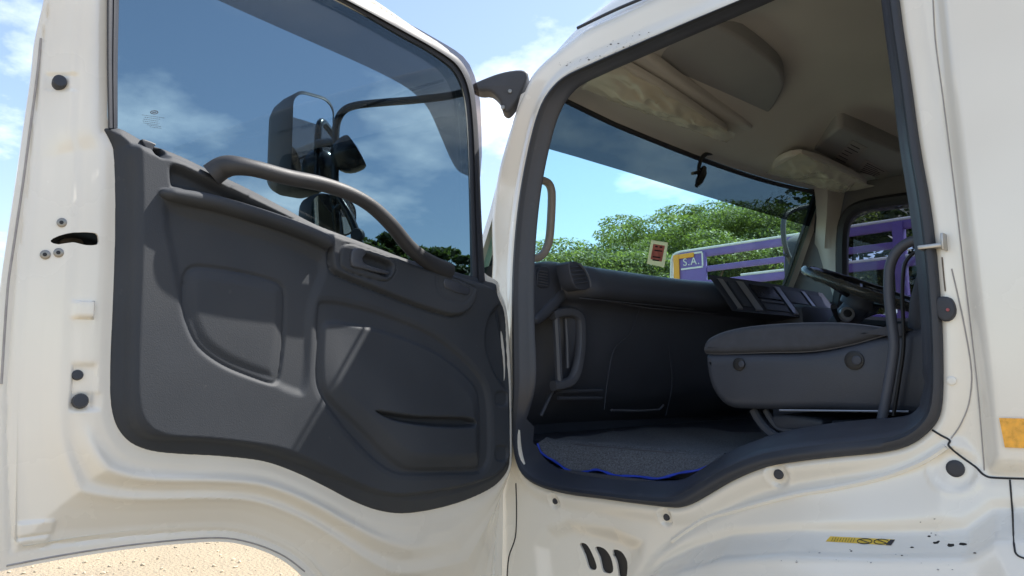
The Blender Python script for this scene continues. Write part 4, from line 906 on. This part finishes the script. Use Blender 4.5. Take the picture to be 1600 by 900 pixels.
for (x, y) in [(797, 143), (786, 168)]:
    p = onM(x, y, 0.03*np.sign(np.dot(CAM-PA, pn))); v, f = disc(p, pn*np.sign(np.dot(CAM-PA, pn)), 0.007, 0.005, 10); mesh_obj('bracket_bolt', v, f, 'screw', arm)
# main mirror: housing bulges forward (away), glass faces back
mc = onM(489, 220); face_n = np.array([0.998, 0.0, 0.0]); face_n /= np.linalg.norm(face_n)
mu = np.cross([0, 0, 1], face_n); mu /= np.linalg.norm(mu); mvv = np.cross(face_n, mu)
def rrect(wd, ht, r, n=6):
    out = []
    for (sx, sy, a0) in ((1, 1, 0), (-1, 1, 90), (-1, -1, 180), (1, -1, 270)):
        for k in range(n+1):
            a = R(a0+90*k/n); out.append((sx*(wd/2-r)+r*math.cos(a), sy*(ht/2-r)+r*math.sin(a)))
    return np.array(out)
def housing(c, wd, ht, r, depth, name, m, par, glassm='mirror'):
    base = rrect(wd, ht, r); lp = []
    for s, dd in ((0.93, 0.0), (1.0, -0.006), (1.02, -depth*0.45), (0.99, -depth*0.75), (0.90, -depth*0.93), (0.5, -depth), (0.02, -depth*1.02)):
        lp.append([c+mu*a*s+mvv*b*s+face_n*dd for a, b in base])
    h = mesh_obj(name, *loft(lp), m, par, sharp=70)
    V = [c+mu*a*0.94+mvv*b*0.94-face_n*0.003 for a, b in base]; mesh_obj('mirror_glass', np.array(V), [list(range(len(V)))], glassm, h, smooth=False)
    return h
housing(mc, 0.155, 0.325, 0.05, 0.20, 'mirror_housing', 'rubber', arm)
mc2 = onM(522, 335); housing(mc2, 0.17, 0.13, 0.05, 0.10, 'wide_angle_mirror', 'rubber', arm)
# round convex mirror, a bowl on a short stalk
rc = onM(553, 238); bn = 0.78*rt0+0.50*np.array([0, 0, 1.0])+0.12*fwd; bn /= np.linalg.norm(bn); b1 = np.cross(bn, [0, 0, 1]); b1 /= np.linalg.norm(b1); b2 = np.cross(bn, b1)
lp = []
for s, dd in ((0.94, 0.010), (1.0, 0.0), (0.99, -0.014), (0.95, -0.030), (0.86, -0.045), (0.70, -0.059), (0.48, -0.069), (0.25, -0.074), (0.02, -0.076)):
    lp.append([rc+b1*math.cos(a)*0.062*s+b2*math.sin(a)*0.062*s+bn*dd for a in np.linspace(0, 2*math.pi, 28, endpoint=False)])
bowl = mesh_obj('convex_mirror', *loft(lp), 'black_gloss', arm, sharp=70)
lp = [[rc+b1*math.cos(a)*0.058*s+b2*math.sin(a)*0.058*s+bn*(0.008+0.012*(1-s*s)) for a in np.linspace(0, 2*math.pi, 28, endpoint=False)] for s in (1.0, 0.8, 0.5, 0.02)]
mesh_obj('mirror_glass', *loft(lp), 'mirror', bowl)
v, f = tube(np.array([onM(526, 235), rc-bn*0.06]), 0.010, (0, 0, 1), 8); mesh_obj('mirror_stalk', v, f, 'black_gloss', arm)
v, f = tube(np.array([onM(524, 222), mc-face_n*0.05]), 0.014, (0, 0, 1), 8); mesh_obj('mirror_stalk', v, f, 'black_gloss', arm)
v, f = tube(np.array([onM(535, 318), mc2-face_n*0.05]), 0.012, (0, 0, 1), 8); mesh_obj('mirror_stalk', v, f, 'black_gloss', arm)
v, f = tube(np.array([onM(566, 395), np.array([-1.90, 1.62, 1.66])]), 0.014, (0, 0, 1), 8); mesh_obj('mirror_foot', v, f, 'black_gloss', arm)
v, f = disc(onM(560, 368), -pn if np.dot(CAM-PA, pn) < 0 else pn, 0.022, 0.02, 14); mesh_obj('arm_knuckle', v, f, 'rubber', arm)
# far-side mirror seen through the screen
XF = -2.12
q = crom(np.array([onX(x, y, XF) for x, y in [(1262, 322), (1240, 328), (1228, 336), (1224, 350), (1225, 375), (1229, 392), (1240, 418), (1252, 440), (1262, 462)]]), 4, False)
v, f = tube(q, 0.016, (1, 0, 0), 8); arm2 = mesh_obj('mirror_arm', v, f, 'chassis', TR)
v, f = tube(np.array([onX(1226, 400-2, XF), onX(1240, 404, XF), onX(1260, 402, XF)]), 0.010, (1, 0, 0), 6); mesh_obj('mirror_stalk', v, f, 'black', arm2)
P2 = crom(np.array([onX(x, y, XF)[1:] for x, y in [(1250, 400), (1251, 378), (1258, 368), (1275, 364), (1290, 372), (1292, 440), (1280, 452), (1256, 448), (1250, 430)]]), 3)
v, f = slab(P2, lambda a, b, w_: np.array([w_, a, b]), XF-0.10, XF+0.02, 0.03, 4); mesh_obj('mirror_housing', v, f, 'chassis', arm2)

# ---- wheel, step and chassis under the cab (just below the frame)
def wheel(c, r, wd, par, axis=(0, 1, 0)):
    prof = [(0.02, -wd*0.15), (0.30*r, -wd*0.15), (0.55*r, -wd*0.30), (0.60*r, -wd*0.42), (0.64*r, -wd*0.48), (0.90*r, -wd*0.5), (0.97*r, -wd*0.42), (r, -wd*0.3), (r, wd*0.3), (0.97*r, wd*0.42), (0.9*r, wd*0.5), (0.6*r, wd*0.45), (0.02, wd*0.3)]
    def rev(pr): return loft([[np.array(c)+np.array([math.cos(a)*q, y, math.sin(a)*q]) for a in np.linspace(0, 2*math.pi, 36, endpoint=False)] for q, y in pr])
    t_ = mesh_obj('wheel', *rev(prof[4:]), 'tyre', par); mesh_obj('rim', *rev(prof[:5]), 'silver', t_)
    for k in range(8):
        a = 2*math.pi*k/8; v, f = disc(np.array(c)+np.array([math.cos(a)*0.24*r, -wd*0.15, math.sin(a)*0.24*r]), (0, -1, 0), 0.016, 0.02, 8); mesh_obj('wheel_nut', v, f, 'screw', t_)
wheel((-0.56, 1.66, 0.47), 0.47, 0.24, TR); wheel((-0.56, 3.54, 0.47), 0.47, 0.24, TR)
v, f = box((-1.9, 2.1, 0.55), (3.5, 2.25, 0.8), 0.01); mesh_obj('chassis_rail', v, f, 'chassis', TR)
v, f = box((-1.9, 2.95, 0.55), (3.5, 3.1, 0.8), 0.01); mesh_obj('chassis_rail', v, f, 'chassis', TR)
v, f = box((-1.7, 1.53, 0.50), (-1.15, 1.80, 0.56), 0.01); mesh_obj('step', v, f, 'chassis', TR)
v, f = box((-0.62, 1.7, 0.42), (-0.50, 3.5, 0.52), 0.02); mesh_obj('axle', v, f, 'chassis', TR)

# ================================================================== floor mat (a loose thing on the cab floor)
MT = thing('floor_mat', (-1.4, 2.0, 1.30), 'dark grey carpet floor mat with a blue edge on the cab floor', 'floor mat')
edge = [(841, 692), (848, 706), (868, 722), (888, 734), (915, 737), (935, 735), (955, 740), (990, 745), (1030, 746), (1060, 741), (1090, 734), (1120, 722)]
E3 = crom(np.array([onplane(x, y, (0, 1.588, 0), (0, 1, 0.0)) for x, y in edge]), 4, False)
E3[:, 2] = np.minimum(E3[:, 2], 1.312)
rows = [E3]
inner = np.stack([E3[:, 0], np.full(len(E3), 1.66), np.full(len(E3), 1.306)], 1)
rows = [E3, E3*0.5+inner*0.5+np.array([0, 0, 0.012]), inner]
for yy in np.linspace(1.75, 2.36, 8): rows.append(np.stack([E3[:, 0]-0.2*(yy-1.66)*np.linspace(1, -1.3, len(E3)), np.full(len(E3), yy), 1.306+0.004*np.sin(E3[:, 0]*30+yy*25)], 1))
V, Fc = loft(rows, False); mesh_obj('carpet', V, Fc, 'carpet', MT)
v, f = tube(E3+np.array([0, -0.003, 0.0])+np.stack([0*E3[:, 0], 0.002*np.sin(E3[:, 0]*60), 0.0022*np.sin(E3[:, 0]*45+1)], 1), 0.0032+0.0007*np.sin(np.arange(len(E3))*1.7), (0, 1, 0), 8); mesh_obj('blue_edging', v, f, 'blue_cord', MT)

# ================================================================== purple stake truck parked on the far side
YP = 7.5
zR = lambda px, py: onY(px, py, YP)
xl = zR(1046, 395)[0]; ztop = zR(1160, 381)[2]; zmid = zR(1170, 407)[2]; zlow = zR(1215, 425)[2]
PT_ = thing('stake_truck', (xl+3.0, YP+1.15, 0), 'purple stake-sided truck with white edged rails parked beyond the windscreen', 'truck')
def bar3(name, lo, hi, m='purple', bev=0.008): v, f = box(lo, hi, bev); return mesh_obj(name, v, f, m, PT_)
LEN = 6.4; xr = xl+LEN
for yy in (YP, YP+2.3):
    for zz, h in (((ztop, 0.085), (zmid, 0.065), (zlow, 0.085)) if yy == YP else ()) + ((zlow-0.36, 0.10), (zlow-0.70, 0.14), (zlow-1.1, 0.30)):
        bar3('side_rail', (xl+0.12, yy, zz-h), (xr, yy+0.05, zz))
    for zz in ((ztop, zlow) if yy == YP else ()):
        v, f = tube(np.array([(xl+(0.14 if zz == ztop else 0.95), yy+0.02, zz+0.015), (xr, yy+0.02, zz+0.015)]), 0.018, (0, 1, 0), 8); mesh_obj('white_capping', v, f, 'white_edge', PT_)
    for k in range(6):
        xx = zR(1232, 400)[0]+(k-1)*1.12
        if xx < xl+0.5: continue
        bar3('stake_post', (xx-0.05, yy-0.02, zlow-1.2), (xx+0.05, yy+0.071, ztop-0.012 if yy == YP else zlow-0.35))
q = crom(np.array([(xl+0.16, YP+0.02, ztop+0.012), (xl+0.06, YP+0.02, ztop-0.01), (xl+0.02, YP+0.02, ztop-0.09), (xl+0.0, YP+0.02, ztop-0.6), (xl+0.0, YP+0.02, ztop-1.8)]), 4, False)
v, f = tube(q, 0.022, (0, 1, 0), 8); mesh_obj('white_capping', v, f, 'white_edge', PT_)
pnl = [zR(1056, 399), zR(1103, 394)]
bar3('name_panel', (pnl[0][0], YP-0.012, zlow-0.9), (pnl[1][0], YP+0.02, ztop-0.03))
x0, x1 = pnl[0][0], pnl[1][0]; zp = ztop-0.04
v1 = box((x0-0.02, YP-0.03, zp-0.36), (x0+0.06, YP-0.013, zp+0.02), 0.004); v2 = box((x0+0.062, YP-0.03, zp-0.035), (x0+0.27, YP-0.013, zp+0.02), 0.004)
mesh_obj('reflective_marker', *join([v1, v2]), 'orange', PT_)
zb0 = zR(1080, 407)[2]+0.07; zb1 = zR(1080, 407)[2]-0.085
mesh_obj('panel_frame', *join([box((x0+0.08, YP-0.018, zb0), (x1-0.04, YP-0.0125, zb0+0.022)), box((x0+0.08, YP-0.018, zb1-0.02), (x1-0.04, YP-0.0125, zb1)), box((x1-0.05, YP-0.019, zb1+0.001), (x1-0.03, YP-0.0135, zb0-0.001))]), 'white_edge', PT_)
fc = bpy.data.curves.new('lettering', 'FONT'); fc.body = 'S.A.'; fc.size = 0.13; fc.extrude = 0.003; fc.space_character = 1.15
fo = bpy.data.objects.new('lettering', fc); COL.objects.link(fo); bpy.context.view_layer.update()
me = bpy.data.meshes.new_from_object(fo.evaluated_get(bpy.context.evaluated_depsgraph_get())); bpy.data.objects.remove(fo)
me.transform(Matrix.Translation((x0+0.11, YP-0.016, zb1+0.028)) @ Matrix.Rotation(R(90), 4, 'X')); me.materials.clear(); me.materials.append(MATS['white_edge'])
lo_ = bpy.data.objects.new('lettering', me); COL.objects.link(lo_); lo_.parent = PT_; lo_.location = -WLOC[PT_.name]
bar3('load_bed', (xl, YP, 0.95), (xr, YP+2.35, 1.12), 'chassis')
bar3('headboard', (xr, YP, 1.0), (xr+0.06, YP+2.35, ztop-0.2))
v, f = box((xr+0.15, YP+0.05, 0.55), (xr+2.0, YP+2.30, 2.35), 0.18); mesh_obj('truck_cab', v, f, 'purple', PT_)
v, f = box((xr+0.7, YP+0.03, 1.5), (xr+1.6, YP+0.06, 2.15), 0.01); mesh_obj('cab_window', v, f, 'black_gloss', PT_)
v, f = box((xl+0.2, YP+0.8, 0.62), (xr+1.9, YP+1.55, 0.94), 0.01); mesh_obj('chassis_rail', v, f, 'chassis', PT_)
for xx in (xl+1.3, xl+2.5, xr+1.0):
    for yy in (YP+0.2, YP+2.1): wheel((xx, yy, 0.48), 0.48, 0.26, PT_)

# ================================================================== trees
def make_tree(name, base, h, crown_r, label, seed, nleaf=16000, leaf=0.13, m='leaf', group=None, flat=0.45, trunk_h=0.35, nclump=70):
    r = np.random.default_rng(seed); root = thing(name, base, label, 'tree', group); base = np.array(base, float)
    parts = []; th = h*trunk_h; top = base+np.array([r.normal()*0.2, r.normal()*0.2, th])
    parts.append(tube(crom(np.array([base-[0, 0, 0.2], base+[0.05, 0.03, th*0.5], top]), 4, False), np.linspace(0.045*h, 0.03*h, 9), (1, 0.1, 0), 10))
    # clump centres: spread through a flattened dome, more near the shell
    cc = []
    while len(cc) < nclump:
        p = r.uniform(-1, 1, 3); d = np.linalg.norm(p)
        if d > 1 or p[2] < -0.45 or (d < 0.45 and r.random() < 0.7): continue
        cc.append(p)
    cc = np.array(cc); ctr = base+np.array([0, 0, h-crown_r*flat*1.05])
    C3 = ctr+cc*np.array([crown_r, crown_r, crown_r*flat])
    for k in range(0, nclump, 3):
        mid_ = (top+C3[k])/2+np.array([0, 0, -0.06*h])+r.normal(size=3)*0.1
        parts.append(tube(crom(np.array([top-[0, 0, 0.2], mid_, C3[k]]), 4, False), np.linspace(0.013*h, 0.003*h, 9), (0.1, 1, 0.2), 6))
    mesh_obj('trunk', *join(parts), 'bark', root)
    rad = crown_r*r.uniform(0.11, 0.23, nclump)
    ci = r.choice(nclump, nleaf, p=rad**2/np.sum(rad**2))
    v = r.normal(size=(nleaf, 3)); v /= np.linalg.norm(v, axis=1, keepdims=True); rr_ = r.uniform(0.3, 1.0, nleaf)**0.5
    pos = C3[ci]+v*(rad[ci]*rr_)[:, None]*np.array([1.3, 1.3, 0.38])
    # feathery leaf cards, mostly level
    nn = r.normal(size=(nleaf, 3))*0.55+np.array([0, 0, 1.0])+v*0.4; nn /= np.linalg.norm(nn, axis=1, keepdims=True)
    t1 = np.cross(nn, r.normal(size=(nleaf, 3))); t1 /= np.linalg.norm(t1, axis=1, keepdims=True); t2 = np.cross(nn, t1)
    s = leaf*r.uniform(0.6, 1.5, nleaf)[:, None]
    V = np.stack([pos-t1*s, pos-t2*s*0.45, pos+t1*s, pos+t2*s*0.45], 1).reshape(-1, 3)
    me = bpy.data.meshes.new('crown'); me.vertices.add(len(V)); me.vertices.foreach_set('co', (V-base).ravel())
    me.loops.add(nleaf*4); me.loops.foreach_set('vertex_index', np.arange(nleaf*4, dtype=np.int32))
    me.polygons.add(nleaf); me.polygons.foreach_set('loop_start', np.arange(0, nleaf*4, 4, dtype=np.int32)); me.polygons.foreach_set('loop_total', np.full(nleaf, 4, dtype=np.int32))
    me.update(); me.materials.append(MATS[m]); o = bpy.data.objects.new('crown', me); COL.objects.link(o); o.parent = root
    return root
def at(px, dist):        # ground position in the direction of a pixel column at a distance
    d = ray(px, 588); d = d/np.hypot(d[0], d[1]); return (d[0]*dist, d[1]*dist, 0.0)
GT = 'broad trees beyond the purple truck'
make_tree('rain_tree', at(1052, 23), 6.75, 4.5, 'broad rain tree whose crown ends at the left of the windscreen', 3, 130000, 0.046, 'leaf', GT, 0.50, 0.30, 85)
make_tree('rain_tree', at(1190, 25), 7.0, 4.6, 'bright green tree rising behind the name panel of the purple truck', 4, 130000, 0.046, 'leaf', GT, 0.50, 0.3, 85)
make_tree('rain_tree', at(1370, 27), 8.0, 5.2, 'dark-leaved tree seen dimly through the far cab window', 5, 26000, 0.15, 'leaf_dark', GT, 0.55, 0.3, 100)  # crown in the darker leaf colour
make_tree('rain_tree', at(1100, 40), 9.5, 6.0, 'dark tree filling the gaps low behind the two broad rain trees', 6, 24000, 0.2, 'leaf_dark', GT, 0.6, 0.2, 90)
GF = 'far trees seen through the door glass'
for k, (px, ds, h_, cr_, lb) in enumerate([(610, 52, 11.6, 4.4, 'far bushy tree at the left end of the treeline in the door glass'), (660, 56, 11.6, 4.6, 'low far tree in the middle of the treeline in the door glass'), (715, 50, 10.3, 4.6, 'far tree at the right end of the treeline beside the window seal')]):
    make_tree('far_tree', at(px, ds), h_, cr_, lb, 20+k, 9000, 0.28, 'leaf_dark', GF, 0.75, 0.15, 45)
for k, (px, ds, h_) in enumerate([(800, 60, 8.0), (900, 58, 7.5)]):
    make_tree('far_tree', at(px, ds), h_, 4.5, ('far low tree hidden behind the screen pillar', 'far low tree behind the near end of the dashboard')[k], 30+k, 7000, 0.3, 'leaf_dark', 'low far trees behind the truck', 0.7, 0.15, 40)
GR = 'trees standing behind the truck'
for k, (az, ds, h_, lb) in enumerate([(60, 42, 14.0, 'tall dark tree behind the truck, reflected at the left of the mirror'), (66, 46, 12.0, 'shorter dark tree behind the truck, reflected in the mirror middle'), (72, 44, 13.0, 'tall dark tree behind the truck, reflected at the right of the mirror')]):
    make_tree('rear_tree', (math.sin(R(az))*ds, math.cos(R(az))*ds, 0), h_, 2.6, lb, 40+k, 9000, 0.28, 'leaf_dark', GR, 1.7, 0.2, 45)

# ================================================================== loose gravel on the sandy yard seen under the door
mat('pebble', (0.44, 0.375, 0.27), 0.9, noise=(3.0, 0.35))
def gravel():
    r = np.random.default_rng(5); n = 2600
    ph = (1+5**0.5)/2; ico = np.array([(-1, ph, 0), (1, ph, 0), (-1, -ph, 0), (1, -ph, 0), (0, -1, ph), (0, 1, ph), (0, -1, -ph), (0, 1, -ph), (ph, 0, -1), (ph, 0, 1), (-ph, 0, -1), (-ph, 0, 1)])/1.9
    tri = [(0, 11, 5), (0, 5, 1), (0, 1, 7), (0, 7, 10), (0, 10, 11), (1, 5, 9), (5, 11, 4), (11, 10, 2), (10, 7, 6), (7, 1, 8), (3, 9, 4), (3, 4, 2), (3, 2, 6), (3, 6, 8), (3, 8, 9), (4, 9, 5), (2, 4, 11), (6, 2, 10), (8, 6, 7), (9, 8, 1)]
    V = []; Fc = []
    for i in range(n):
        d = ray(r.uniform(-250, 620), 588); d = d[:2]/np.hypot(d[0], d[1]); ds = r.uniform(3.6, 10.0); sz = 0.004+0.018*r.random()**4
        c = np.array([d[0]*ds, d[1]*ds, sz*0.25]); m_ = ico*sz*r.uniform(0.6, 1.3, 3)*np.array([1, 1, 0.7])*r.uniform(0.8, 1.2, (12, 1))
        a = r.uniform(0, 6.28); m_ = m_ @ np.array([[math.cos(a), math.sin(a), 0], [-math.sin(a), math.cos(a), 0], [0, 0, 1]])
        V.append(c+m_); Fc += [[i*12+k for k in t] for t in tri]
    o = mesh_obj('gravel', np.concatenate(V), Fc, 'pebble', smooth=False); o['kind'] = 'stuff'; o['label'] = 'small loose stones scattered over the sandy yard under the door'; o['category'] = 'gravel'
gravel()
